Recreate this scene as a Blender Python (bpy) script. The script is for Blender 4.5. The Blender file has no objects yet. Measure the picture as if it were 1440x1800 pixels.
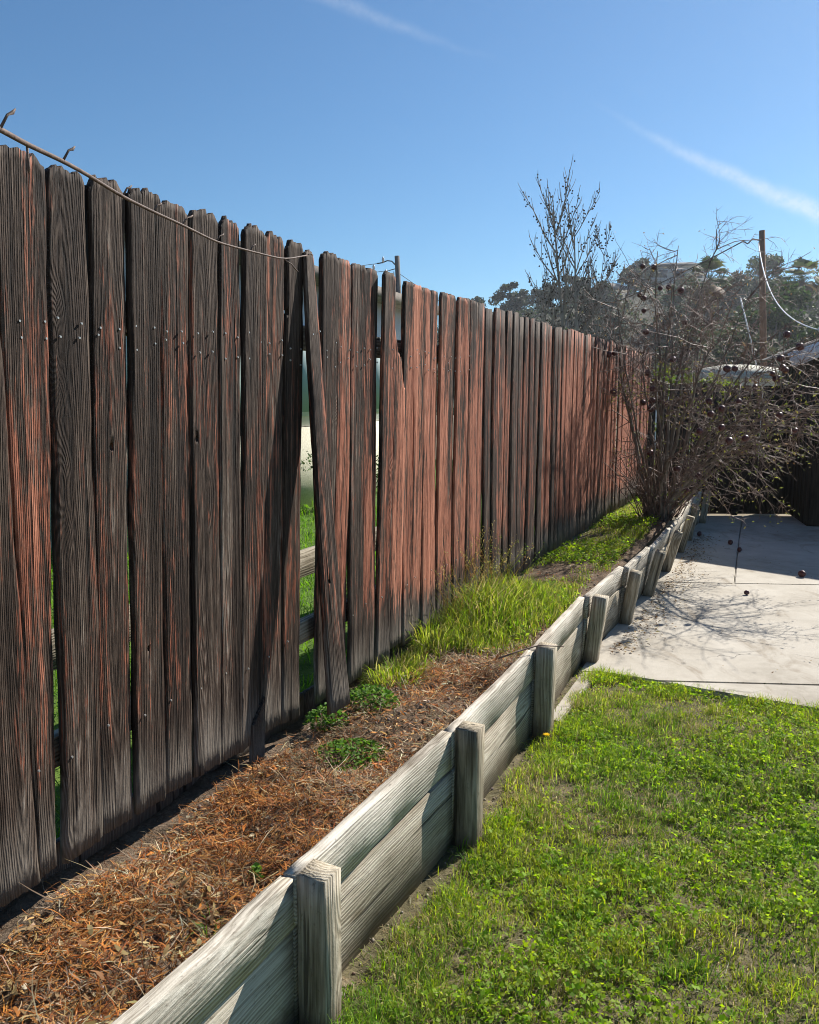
import bpy, bmesh, math, random
import numpy as np
from mathutils import Vector, Matrix

random.seed(7)
RNG = np.random.default_rng(11)
scene = bpy.context.scene
COL = scene.collection
rad = math.radians

# ------------------------------------------------------------------ camera
cam_d = bpy.data.cameras.new("camera")
cam = bpy.data.objects.new("camera", cam_d)
COL.objects.link(cam)
cam.location = (0.0, 0.0, 1.6)
cam.rotation_euler = (rad(90 - 8.18), 0, 0)
cam_d.sensor_fit = 'HORIZONTAL'
cam_d.sensor_width = 36.0
cam_d.lens = 36.0
cam_d.clip_start = 0.05
cam_d.clip_end = 3000
scene.camera = cam

# ------------------------------------------------------------------ sun + sky
SUN_EL = rad(38.0)
SUN_AZ = rad(46.0)            # clockwise from +Y
TO_SUN = Vector((math.sin(SUN_AZ) * math.cos(SUN_EL), math.cos(SUN_AZ) * math.cos(SUN_EL), math.sin(SUN_EL)))
sun_d = bpy.data.lights.new("sun", 'SUN')
sun_d.energy = 5.0
sun_d.angle = rad(0.5)
sun_d.color = (1.0, 0.95, 0.87)
sun = bpy.data.objects.new("sun", sun_d)
COL.objects.link(sun)
sun.location = (20, 25, 40)
sun.rotation_euler = (-TO_SUN).to_track_quat('-Z', 'Y').to_euler()

world = bpy.data.worlds.new("World")
scene.world = world
world.use_nodes = True
scene.view_settings.view_transform = 'Standard'
scene.view_settings.look = 'None'
scene.view_settings.exposure = 0.74
scene.view_settings.gamma = 1.0
scene.view_settings.use_curve_mapping = False
scene.cycles.max_bounces = 6
scene.cycles.transparent_max_bounces = 8
scene.cycles.volume_bounces = 0
scene.cycles.use_denoising = True
scene.cycles.filter_width = 1.0
scene.cycles.sample_clamp_indirect = 4.0
scene.cycles.sample_clamp_direct = 12.0


# ------------------------------------------------------------------ node helper
class NT:
    def __init__(s, tree):
        s.t = tree
        s.n = tree.nodes
        s.l = tree.links

    def node(s, typ, **kw):
        nd = s.n.new(typ)
        for k, v in kw.items():
            setattr(nd, k, v)
        return nd

    def put(s, sock, v):
        if isinstance(v, bpy.types.NodeSocket):
            s.l.new(v, sock)
        elif v is not None:
            sock.default_value = v

    def math(s, op, a, b=None, c=None, clamp=False):
        nd = s.node('ShaderNodeMath', operation=op, use_clamp=clamp)
        s.put(nd.inputs[0], a)
        s.put(nd.inputs[1], b)
        s.put(nd.inputs[2], c)
        return nd.outputs[0]

    def vmath(s, op, a, b=None):
        nd = s.node('ShaderNodeVectorMath', operation=op)
        s.put(nd.inputs[0], a)
        s.put(nd.inputs[1], b)
        return nd.outputs['Value'] if op in ('DOT_PRODUCT', 'LENGTH') else nd.outputs[0]

    def xyz(s, x, y, z):
        nd = s.node('ShaderNodeCombineXYZ')
        s.put(nd.inputs[0], x)
        s.put(nd.inputs[1], y)
        s.put(nd.inputs[2], z)
        return nd.outputs[0]

    def sep(s, v):
        nd = s.node('ShaderNodeSeparateXYZ')
        s.put(nd.inputs[0], v)
        return nd.outputs

    def noise(s, vec, scale=1.0, detail=3.0, rough=0.55, dist=0.0):
        nd = s.node('ShaderNodeTexNoise')
        s.put(nd.inputs['Vector'], vec)
        nd.inputs['Scale'].default_value = scale
        nd.inputs['Detail'].default_value = detail
        nd.inputs['Roughness'].default_value = rough
        nd.inputs['Distortion'].default_value = dist
        return nd.outputs['Fac']

    def voro(s, vec, scale=1.0, feature='F1'):
        nd = s.node('ShaderNodeTexVoronoi', feature=feature)
        s.put(nd.inputs['Vector'], vec)
        nd.inputs['Scale'].default_value = scale
        return nd.outputs['Distance']

    def ramp(s, fac, stops):
        nd = s.node('ShaderNodeValToRGB')
        el = nd.color_ramp.elements
        while len(el) < len(stops):
            el.new(0.5)
        for e, (p, c) in zip(el, stops):
            e.position = p
            e.color = (*c, 1.0) if len(c) == 3 else c
        s.put(nd.inputs[0], fac)
        return nd.outputs[0]

    def mix(s, fac, a, b, blend='MIX'):
        nd = s.node('ShaderNodeMix', data_type='RGBA', blend_type=blend)
        s.put(nd.inputs[0], fac)
        s.put(nd.inputs[6], (*a, 1) if isinstance(a, tuple) and len(a) == 3 else a)
        s.put(nd.inputs[7], (*b, 1) if isinstance(b, tuple) and len(b) == 3 else b)
        return nd.outputs[2]

    def step(s, v, lo, hi, a=0.0, b=1.0):
        nd = s.node('ShaderNodeMapRange', interpolation_type='SMOOTHSTEP')
        s.put(nd.inputs[0], v)
        nd.inputs[1].default_value = lo
        nd.inputs[2].default_value = hi
        nd.inputs[3].default_value = a
        nd.inputs[4].default_value = b
        return nd.outputs[0]

    def bump(s, h, dist=0.003, strength=1.0, normal=None):
        nd = s.node('ShaderNodeBump')
        nd.inputs['Strength'].default_value = strength
        nd.inputs['Distance'].default_value = dist
        s.put(nd.inputs['Height'], h)
        s.put(nd.inputs['Normal'], normal)
        return nd.outputs[0]


def new_mat(name):
    m = bpy.data.materials.new(name)
    m.use_nodes = True
    nt = NT(m.node_tree)
    b = nt.n.get('Principled BSDF')
    b.inputs['Specular IOR Level'].default_value = 0.25
    b.inputs['Roughness'].default_value = 0.85
    return m, nt, b


def obj_attr(nt, name):
    return nt.node('ShaderNodeAttribute', attribute_type='OBJECT', attribute_name=name).outputs['Fac']


# ------------------------------------------------------------------ sky with two contrails
def build_world():
    nt = NT(world.node_tree)
    for nd in list(nt.n):
        nt.n.remove(nd)
    out = nt.node('ShaderNodeOutputWorld')
    bg = nt.node('ShaderNodeBackground')
    sky = nt.node('ShaderNodeTexSky', sky_type='NISHITA')
    sky.sun_disc = False
    sky.sun_elevation = SUN_EL
    sky.sun_rotation = SUN_AZ
    sky.altitude = 200
    sky.air_density = 1.0
    sky.dust_density = 0.15
    sky.ozone_density = 2.0
    d = nt.vmath('NORMALIZE', nt.node('ShaderNodeTexCoord').outputs['Generated'])

    def contrail(p0, p1, curve, w0, w1, a0, a1, strength, seed):
        p0, p1 = Vector(p0).normalized(), Vector(p1).normalized()
        n = p0.cross(p1).normalized()
        t = n.cross(p0).normalized()          # along, starting at p0
        length = p1.dot(t)
        al = nt.math('DIVIDE', nt.vmath('DOT_PRODUCT', d, tuple(t)), length)   # 0..1 from p0 to p1
        ds = nt.vmath('DOT_PRODUCT', d, tuple(n))
        bend = nt.math('MULTIPLY', nt.math('MULTIPLY', al, nt.math('SUBTRACT', al, 1.0)), curve)
        sh = nt.vmath('ADD', d, (seed, seed, seed))
        wob = nt.math('MULTIPLY', nt.math('SUBTRACT', nt.noise(sh, 22, 4, 0.6), 0.5), 0.012)
        ds = nt.math('ADD', nt.math('ADD', ds, bend), wob)
        wid = nt.math('ADD', w0, nt.math('MULTIPLY', al, w1 - w0))
        wid = nt.math('MAXIMUM', wid, 0.0015)
        q = nt.math('ABSOLUTE', nt.math('DIVIDE', ds, wid))
        core = nt.math('POWER', nt.step(q, 0.0, 1.3, 1.0, 0.0), 1.5)
        fade = nt.math('MULTIPLY', nt.step(al, a0, a1), nt.step(al, 2.2, 3.0, 1.0, 0.0))
        tex = nt.math('ADD', nt.math('MULTIPLY', nt.noise(sh, 75, 5, 0.72), 1.8), -0.1)
        front = nt.step(nt.vmath('DOT_PRODUCT', d, tuple(p0)), 0.0, 0.3)
        m = nt.math('MULTIPLY', nt.math('MULTIPLY', core, fade), nt.math('MULTIPLY', tex, front))
        return nt.math('MULTIPLY', m, strength, clamp=True)
    c1 = contrail((0.2133, 0.9297, 0.3004), (0.4249, 0.8856, 0.1875), 0.02, 0.005, 0.0135, -0.15, 0.95, 0.55, 3.1)
    c2 = contrail((0.0968, 0.9309, 0.3522), (-0.0763, 0.9121, 0.4028), -0.012, 0.004, 0.010, -0.2, 1.1, 0.17, 8.4)
    c = nt.math('ADD', c1, c2, clamp=True)
    clear = nt.mix(1.0, sky.outputs[0], (0.71, 1.05, 1.26), 'MULTIPLY')
    col = nt.mix(c, clear, (9.6, 10.2, 10.8, 1))
    nt.l.new(col, bg.inputs['Color'])
    bg.inputs['Strength'].default_value = 0.055
    nt.l.new(bg.outputs[0], out.inputs['Surface'])


build_world()


# ------------------------------------------------------------------ mesh helpers
def fast_mesh(name, V, Q=None, T=None, col=None, smooth=False):
    V = np.asarray(V, np.float32).reshape(-1, 3)
    me = bpy.data.meshes.new(name)
    Q = np.zeros((0, 4), np.int32) if Q is None else np.asarray(Q, np.int32).reshape(-1, 4)
    T = np.zeros((0, 3), np.int32) if T is None else np.asarray(T, np.int32).reshape(-1, 3)
    me.vertices.add(len(V))
    me.vertices.foreach_set('co', V.ravel())
    loops = np.concatenate([Q.ravel(), T.ravel()]).astype(np.int32)
    me.loops.add(len(loops))
    me.loops.foreach_set('vertex_index', loops)
    starts = np.concatenate([np.arange(len(Q)) * 4, len(Q) * 4 + np.arange(len(T)) * 3]).astype(np.int32)
    me.polygons.add(len(starts))
    me.polygons.foreach_set('loop_start', starts)
    if col is not None:
        a = me.attributes.new('Col', 'FLOAT_COLOR', 'POINT')
        c = np.ones((len(V), 4), np.float32)
        c[:, :3] = col
        a.data.foreach_set('color', c.ravel())
    me.update(calc_edges=True)
    me.validate()
    if smooth:
        me.polygons.foreach_set('use_smooth', np.ones(len(starts), bool))
    return me


class MB:
    """collects pieces of one mesh"""
    def __init__(s):
        s.V, s.Q, s.T, s.C, s.n = [], [], [], [], 0

    def add(s, V, Q=None, T=None, col=None):
        V = np.asarray(V, np.float32).reshape(-1, 3)
        s.V.append(V)
        if Q is not None and len(Q):
            s.Q.append(np.asarray(Q, np.int64).reshape(-1, 4) + s.n)
        if T is not None and len(T):
            s.T.append(np.asarray(T, np.int64).reshape(-1, 3) + s.n)
        if col is not None:
            c = np.empty((len(V), 3), np.float32)
            c[:] = col
            s.C.append(c)
        s.n += len(V)

    def mesh(s, name, smooth=False):
        return fast_mesh(name, np.concatenate(s.V), np.concatenate(s.Q) if s.Q else None,
                         np.concatenate(s.T) if s.T else None, np.concatenate(s.C) if s.C else None, smooth)

    def box(s, x0, x1, y0, y1, z0, z1, col=None):
        V = [(x, y, z) for z in (z0, z1) for y in (y0, y1) for x in (x0, x1)]
        s.add(V, [(0, 2, 3, 1), (4, 5, 7, 6), (0, 1, 5, 4), (2, 6, 7, 3), (0, 4, 6, 2), (1, 3, 7, 5)], None, col)
        return s

    def tube(s, pts, radii, k=6, col=None, cap=True):
        P = np.asarray(pts, float)
        n = len(P)
        radii = np.broadcast_to(np.asarray(radii, float), (n,))
        D = np.gradient(P, axis=0)
        D /= np.linalg.norm(D, axis=1)[:, None] + 1e-12
        ref = np.array([0.0, 0, 1]) if abs(D[0][2]) < 0.9 else np.array([1.0, 0, 0])
        A = np.cross(D, ref)
        A /= np.linalg.norm(A, axis=1)[:, None] + 1e-9
        B = np.cross(D, A)
        th = np.arange(k) * 2 * math.pi / k
        ring = P[:, None, :] + radii[:, None, None] * (np.cos(th)[None, :, None] * A[:, None, :] + np.sin(th)[None, :, None] * B[:, None, :])
        V = ring.reshape(-1, 3)
        i = np.arange(n - 1)[:, None] * k
        j = np.arange(k)[None, :]
        j2 = (j + 1) % k
        Q = np.stack([i + j, i + j2, i + k + j2, i + k + j], -1).reshape(-1, 4)
        T = None
        if cap:
            V = np.concatenate([V, P[:1], P[-1:]])
            c0, c1 = n * k, n * k + 1
            jj = np.arange(k)
            T = np.concatenate([np.stack([np.full(k, c0), (jj + 1) % k, jj], -1),
                                np.stack([np.full(k, c1), (n - 1) * k + jj, (n - 1) * k + (jj + 1) % k], -1)])
        s.add(V, Q, T, col)
        return s


ORG = {}     # world origin of each Empty


def tag(o, label=None, cat=None, group=None, kind=None):
    for k, v in (('label', label), ('category', cat), ('group', group), ('kind', kind)):
        if v:
            o[k] = v
    return o


def thing(name, label, cat, loc=(0, 0, 0), group=None):
    o = bpy.data.objects.new(name, None)
    COL.objects.link(o)
    o.location = loc
    o.empty_display_size = 0.1
    ORG[o.name] = Vector(loc)
    return tag(o, label, cat, group)


def obj(name, me, mat, parent=None, M=None, label=None, kind=None):
    """one mesh object; M is its world matrix (meshes in world space when M is None)"""
    o = bpy.data.objects.new(name, me)
    COL.objects.link(o)
    if mat is not None and not me.materials:
        me.materials.append(mat)
    M = Matrix() if M is None else M
    if parent is not None:
        o.parent = parent
        M = Matrix.Translation(-ORG.get(parent.name, Vector((0, 0, 0)))) @ M
    o.matrix_basis = M
    ORG[o.name] = Vector((0, 0, 0))
    return tag(o, label, None, None, kind)


def struct(name, me, mat, label=None):
    o = obj(name, me, mat)
    return tag(o, label, None, None, 'structure')


def sn(x, y, seed=0, f=1.0, oct=4):
    """smooth pseudo noise, about -1..1"""
    r = np.random.default_rng(seed)
    v = np.zeros(np.broadcast(x, y).shape)
    amp, tot = 1.0, 0.0
    for o in range(oct):
        for k in range(3):
            a = r.uniform(0, 6.283)
            ph = r.uniform(0, 6.283)
            v = v + amp / 3 * np.sin((np.cos(a) * x + np.sin(a) * y) * f * (2 ** o) * r.uniform(0.7, 1.4) * 3 + ph)
        tot += amp
        amp *= 0.55
    return v / tot * 1.6


def beam_mesh(name, L, T, H, nseg=10, seed=0, wob=0.002, ch=0.004, end_drop=0.0):
    """a sawn timber along local x (0..L), thickness y (0..T), height z (0..H), worn edges"""
    r = np.random.default_rng(seed)
    sec = np.array([(ch, 0), (T - ch, 0), (T, ch), (T, H - ch), (T - ch, H), (ch, H), (0, H - ch), (0, ch)])
    k = len(sec)
    xs = np.linspace(0, L, nseg + 1)
    V = []
    cu = r.uniform(0, 6.28, 4)
    for i, x in enumerate(xs):
        dy = wob * 1.2 * math.sin(x * 3.1 + cu[0])
        dz = wob * math.sin(x * 4.3 + cu[1])
        for j, (y, z) in enumerate(sec):
            V.append((x + (r.normal(0, wob * .6) if i in (0, nseg) else 0), y + dy + r.normal(0, wob * .25), z + dz + r.normal(0, wob * .45)))
    n = nseg + 1
    i = np.arange(nseg)[:, None] * k
    j = np.arange(k)[None, :]
    j2 = (j + 1) % k
    Q = np.stack([i + j, i + k + j, i + k + j2, i + j2], -1).reshape(-1, 4)
    V = np.array(V)
    c0 = V[:k].mean(0)
    c1 = V[-k:].mean(0)
    V = np.concatenate([V, [c0, c1]])
    jj = np.arange(k)
    T_ = np.concatenate([np.stack([np.full(k, n * k), jj, (jj + 1) % k], -1),
                         np.stack([np.full(k, n * k + 1), (n - 1) * k + (jj + 1) % k, (n - 1) * k + jj], -1)])
    return fast_mesh(name, V, Q, T_)


def frame(loc, ax, up):
    """world matrix with local x along ax and local z close to up"""
    x = Vector(ax).normalized()
    z = Vector(up)
    y = z.cross(x).normalized()
    z = x.cross(y).normalized()
    M = Matrix((x, y, z)).transposed().to_4x4()
    M.translation = Vector(loc)
    return M


# ------------------------------------------------------------------ materials
def mat_fence():
    m, nt, b = new_mat('weathered_redwood')
    tc = nt.node('ShaderNodeTexCoord').outputs['Object']
    rnd = nt.node('ShaderNodeObjectInfo').outputs['Random']
    stain = obj_attr(nt, 'stain')
    p = nt.vmath('ADD', tc, nt.xyz(nt.math('MULTIPLY', rnd, 13.7), nt.math('MULTIPLY', rnd, 7.3), nt.math('MULTIPLY', rnd, 29.1)))
    x, y, z = nt.sep(tc)
    # growth rings of a plain-sawn board
    w1 = nt.math('SUBTRACT', nt.noise(nt.vmath('MULTIPLY', p, (4, 4, 1.1)), 1, 2), 0.5)
    w2 = nt.math('SUBTRACT', nt.noise(nt.vmath('MULTIPLY', p, (1.5, 1.5, 0.55)), 1.5, 2), 0.5)
    xx = nt.math('ADD', nt.math('ADD', x, nt.math('MULTIPLY', w1, 0.022)), nt.math('MULTIPLY', nt.math('SUBTRACT', nt.math('FRACT', nt.math('MULTIPLY', rnd, 7.7)), 0.5), 0.13))
    slope = nt.math('MULTIPLY', nt.math('SUBTRACT', nt.math('FRACT', nt.math('MULTIPLY', rnd, 17.3)), 0.5), 0.11)
    dep = nt.math('ADD', nt.math('MULTIPLY', nt.math('SUBTRACT', z, 0.85), slope), nt.math('MULTIPLY', w2, 0.085))
    kd = nt.voro(nt.vmath('MULTIPLY', p, (5.5, 0.0, 1.25)), 1.0)
    kn = nt.math('POWER', nt.step(kd, 0.02, 0.33, 1.0, 0.0), 2.0)
    dep = nt.math('ADD', dep, nt.math('MULTIPLY', kn, 0.06))
    r = nt.math('SQRT', nt.math('ADD', nt.math('MULTIPLY', xx, xx), nt.math('MULTIPLY', dep, dep)))
    wave = nt.math('ADD', nt.math('MULTIPLY', nt.math('SINE', nt.math('ADD', nt.math('MULTIPLY', r, nt.math('ADD', 760.0, nt.math('MULTIPLY', nt.math('FRACT', nt.math('MULTIPLY', rnd, 41.3)), 520.0))), nt.math('MULTIPLY', nt.noise(nt.vmath('MULTIPLY', p, (60, 60, 2.5)), 1, 2), 5.0))), 0.5), 0.5)
    fib = nt.noise(nt.vmath('MULTIPLY', p, (330, 330, 7)), 1, 3, 0.6)
    pits = nt.noise(nt.vmath('MULTIPLY', p, (120, 120, 22)), 1, 3, 0.7)
    crack = nt.step(nt.noise(nt.vmath('MULTIPLY', p, (34, 34, 0.9)), 1, 2, 0.5), 0.32, 0.375)
    # dark brown to silver weathering
    g = nt.math('ADD', nt.math('MULTIPLY', wave, 0.16), nt.math('ADD', nt.math('MULTIPLY', fib, 0.58), nt.math('MULTIPLY', pits, 0.30)))
    bleach = nt.noise(nt.vmath('MULTIPLY', p, (8, 8, 1.2)), 1, 4, 0.6)
    strk = nt.math('SUBTRACT', nt.noise(nt.vmath('MULTIPLY', p, (50, 50, 1.1)), 1, 3, 0.72), 0.5)
    g2 = nt.math('ADD', nt.math('ADD', g, nt.math('MULTIPLY', nt.math('SUBTRACT', bleach, 0.5), 0.80)), nt.math('MULTIPLY', strk, 0.75))
    grey = nt.ramp(g2, [(0.28, (0.010, 0.0058, 0.004)), (0.52, (0.038, 0.023, 0.0155)), (0.70, (0.115, 0.083, 0.063)), (0.96, (0.40, 0.345, 0.29))])
    # what is left of the red stain: soft, streaky, thinned out along the grain
    sn_ = nt.noise(nt.vmath('MULTIPLY', p, (13, 13, 0.95)), 1, 5, 0.66)
    sn2 = nt.noise(nt.vmath('MULTIPLY', p, (85, 85, 4.5)), 1, 4, 0.70)
    sn3 = nt.noise(nt.vmath('MULTIPLY', p, (240, 240, 16)), 1, 3, 0.65)
    msk = nt.math('ADD', nt.math('ADD', sn_, nt.math('MULTIPLY', nt.math('SUBTRACT', sn2, 0.5), 0.50)), nt.math('MULTIPLY', nt.math('SUBTRACT', obj_attr(nt, 'fade'), 0.5), 0.60))
    msk = nt.math('ADD', msk, nt.math('ADD', nt.math('MULTIPLY', nt.math('SUBTRACT', sn3, 0.5), 0.55), nt.math('MULTIPLY', strk, 0.38)))
    topw = nt.math('MULTIPLY', nt.step(nt.math('ADD', z, nt.math('MULTIPLY', sn_, 0.7)), 1.55, 2.15), 0.11)
    botw = nt.math('MULTIPLY', nt.step(nt.math('SUBTRACT', z, nt.math('MULTIPLY', sn_, 0.45)), -0.16, 0.14, 1.0, 0.0), 0.24)
    msk = nt.math('SUBTRACT', nt.math('SUBTRACT', msk, topw), botw)
    msk = nt.step(msk, 0.46, 0.60)
    red = nt.ramp(nt.math('ADD', nt.math('ADD', nt.math('MULTIPLY', g, 0.8), nt.math('MULTIPLY', sn2, 0.35)), nt.math('ADD', nt.math('MULTIPLY', strk, 0.7), nt.math('MULTIPLY', nt.math('SUBTRACT', obj_attr(nt, 'fade'), 0.5), 0.60))),
                  [(0.34, (0.045, 0.013, 0.008)), (0.60, (0.235, 0.074, 0.040)), (0.92, (0.62, 0.265, 0.165))])
    c = nt.mix(msk, grey, red)
    # pale splash-washed foot of the boards
    foot = nt.step(nt.math('SUBTRACT', z, nt.math('MULTIPLY', nt.math('SUBTRACT', sn_, 0.5), 0.5)), 0.0, 0.26, 0.75, 0.0)
    pale = nt.ramp(g, [(0.2, (0.05, 0.041, 0.034)), (0.6, (0.22, 0.19, 0.155)), (0.95, (0.42, 0.38, 0.33))])
    c = nt.mix(foot, c, pale)
    c = nt.mix(nt.math('MULTIPLY', nt.math('SUBTRACT', 1.0, crack), 0.85), c, (0.012, 0.009, 0.007))
    core = nt.step(kd, 0.035, 0.065, 0.8, 0.0)
    c = nt.mix(core, c, (0.03, 0.017, 0.011))
    nt.l.new(c, b.inputs['Base Color'])
    h = nt.math('ADD', nt.math('MULTIPLY', wave, 0.26), nt.math('ADD', nt.math('MULTIPLY', fib, 0.50), nt.math('MULTIPLY', pits, 0.55)))
    h = nt.math('ADD', h, nt.math('ADD', nt.math('MULTIPLY', crack, 0.9), nt.math('MULTIPLY', strk, 1.2)))
    h = nt.math('SUBTRACT', h, nt.math('MULTIPLY', core, 0.4))
    nt.l.new(nt.bump(h, 0.0045, 1.0), b.inputs['Normal'])
    b.inputs['Roughness'].default_value = 0.78
    return m


def mat_timber():
    """silver-grey sawn timber, grain along local x"""
    m, nt, b = new_mat('silvered_timber')
    tc = nt.node('ShaderNodeTexCoord').outputs['Object']
    rnd = nt.node('ShaderNodeObjectInfo').outputs['Random']
    tone = obj_attr(nt, 'tone')          # 0 tan .. 1 silver white
    p = nt.vmath('ADD', tc, nt.xyz(nt.math('MULTIPLY', rnd, 23.7), nt.math('MULTIPLY', rnd, 7.3), nt.math('MULTIPLY', rnd, 9.1)))
    x, y, z = nt.sep(tc)
    w1 = nt.math('SUBTRACT', nt.noise(nt.vmath('MULTIPLY', p, (1.3, 3, 4)), 1, 2), 0.5)
    w2 = nt.math('SUBTRACT', nt.noise(nt.vmath('MULTIPLY', p, (0.9, 2, 2)), 1.4, 2), 0.5)
    zz = nt.math('ADD', nt.math('SUBTRACT', z, nt.math('MULTIPLY', nt.math('FRACT', nt.math('MULTIPLY', rnd, 5.7)), 0.25)), nt.math('MULTIPLY', w1, 0.03))
    kd = nt.voro(nt.vmath('MULTIPLY', p, (1.5, 3.0, 5.0)), 1.0)
    kn = nt.math('POWER', nt.step(kd, 0.02, 0.34, 1.0, 0.0), 2.0)
    slope = nt.math('MULTIPLY', nt.math('SUBTRACT', nt.math('FRACT', nt.math('MULTIPLY', rnd, 19.3)), 0.5), 0.09)
    dep = nt.math('ADD', nt.math('ADD', nt.math('MULTIPLY', x, slope), nt.math('MULTIPLY', w2, 0.07)), nt.math('ADD', nt.math('MULTIPLY', kn, 0.055), y))
    r = nt.math('SQRT', nt.math('ADD', nt.math('MULTIPLY', zz, zz), nt.math('MULTIPLY', dep, dep)))
    wave = nt.math('ADD', nt.math('MULTIPLY', nt.math('SINE', nt.math('ADD', nt.math('MULTIPLY', r, 560.0), nt.math('MULTIPLY', nt.noise(nt.vmath('MULTIPLY', p, (2, 45, 45)), 1, 3), 9.0))), 0.5), 0.5)
    fib = nt.noise(nt.vmath('MULTIPLY', p, (6, 260, 260)), 1, 3, 0.6)
    big = nt.noise(nt.vmath('MULTIPLY', p, (2.2, 6, 9)), 1, 4, 0.6)
    speck = nt.noise(nt.vmath('MULTIPLY', p, (40, 70, 70)), 1, 3, 0.7)
    check = nt.step(nt.noise(nt.vmath('MULTIPLY', p, (1.2, 26, 40)), 1, 2, 0.5), 0.29, 0.34)
    g = nt.math('ADD', nt.math('MULTIPLY', wave, 0.24), nt.math('MULTIPLY', fib, 0.72))
    strk = nt.math('SUBTRACT', nt.noise(nt.vmath('MULTIPLY', p, (1.4, 55, 55)), 1, 3, 0.72), 0.5)
    g = nt.math('ADD', nt.math('ADD', g, nt.math('MULTIPLY', nt.math('SUBTRACT', big, 0.5), 0.6)), nt.math('MULTIPLY', strk, 0.36))
    silver = nt.ramp(g, [(0.18, (0.14, 0.115, 0.083)), (0.42, (0.43, 0.385, 0.315)), (0.75, (0.72, 0.665, 0.57))])
    tan = nt.ramp(g, [(0.18, (0.085, 0.066, 0.040)), (0.45, (0.27, 0.225, 0.155)), (0.8, (0.50, 0.44, 0.34))])
    c = nt.mix(nt.math('ADD', tone, nt.math('MULTIPLY', nt.math('SUBTRACT', big, 0.5), 0.5), clamp=True), tan, silver)
    c = nt.mix(nt.step(speck, 0.60, 0.76, 0.0, 0.65), c, (0.10, 0.082, 0.055))
    blot = nt.noise(nt.vmath('MULTIPLY', p, (4.5, 9, 9)), 1, 6, 0.72)
    c = nt.mix(nt.step(blot, 0.56, 0.74, 0.0, 0.55), c, (0.13, 0.10, 0.062))
    wz = nt.sep(nt.node('ShaderNodeNewGeometry').outputs['Position'])[2]
    soil = nt.step(nt.math('SUBTRACT', wz, nt.math('MULTIPLY', nt.math('SUBTRACT', blot, 0.5), 0.22)), 0.0, 0.11, 0.75, 0.0)
    c = nt.mix(soil, c, (0.11, 0.078, 0.046))
    c = nt.mix(nt.math('MULTIPLY', nt.math('SUBTRACT', 1.0, check), 0.8), c, (0.05, 0.042, 0.03))
    core = nt.step(kd, 0.03, 0.09, 0.65, 0.0)
    c = nt.mix(core, c, (0.16, 0.12, 0.075))
    nt.l.new(c, b.inputs['Base Color'])
    h = nt.math('ADD', nt.math('MULTIPLY', wave, 0.32), nt.math('ADD', nt.math('MULTIPLY', fib, 0.55), nt.math('ADD', nt.math('MULTIPLY', speck, 0.7), nt.math('MULTIPLY', strk, 0.4))))
    h = nt.math('ADD', h, nt.math('MULTIPLY', check, 1.0))
    nt.l.new(nt.bump(h, 0.003, 1.0), b.inputs['Normal'])
    b.inputs['Roughness'].default_value = 0.82
    return m


def mat_veg(name, trans=0.45, rough=0.55):
    """leaves and blades; colour from the piece itself, light passes through"""
    m, nt, b = new_mat(name)
    at = nt.node('ShaderNodeAttribute', attribute_type='GEOMETRY', attribute_name='Col').outputs['Color']
    nt.l.new(at, b.inputs['Base Color'])
    b.inputs['Roughness'].default_value = rough
    b.inputs['Specular IOR Level'].default_value = 0.15
    tr = nt.node('ShaderNodeBsdfTranslucent')
    hs = nt.node('ShaderNodeHueSaturation')
    hs.inputs['Saturation'].default_value = 1.12
    hs.inputs['Value'].default_value = 1.6
    nt.l.new(at, hs.inputs['Color'])
    nt.l.new(hs.outputs[0], tr.inputs['Color'])
    mx = nt.node('ShaderNodeMixShader')
    mx.inputs[0].default_value = trans
    nt.l.new(b.outputs[0], mx.inputs[1])
    nt.l.new(tr.outputs[0], mx.inputs[2])
    nt.l.new(mx.outputs[0], nt.n['Material Output'].inputs['Surface'])
    return m


def mat_noise(name, stops, scale=8.0, detail=5.0, bump=0.0, bscale=40.0, rough=0.9, spec=0.2, stretch=(1, 1, 1), coord='Object'):
    m, nt, b = new_mat(name)
    tc = nt.node('ShaderNodeTexCoord').outputs[coord]
    p = nt.vmath('MULTIPLY', tc, stretch)
    f = nt.noise(p, scale, detail, 0.62)
    nt.l.new(nt.ramp(f, stops), b.inputs['Base Color'])
    if bump:
        nt.l.new(nt.bump(nt.noise(p, bscale, 5, 0.65), bump), b.inputs['Normal'])
    b.inputs['Roughness'].default_value = rough
    b.inputs['Specular IOR Level'].default_value = spec
    return m


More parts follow.
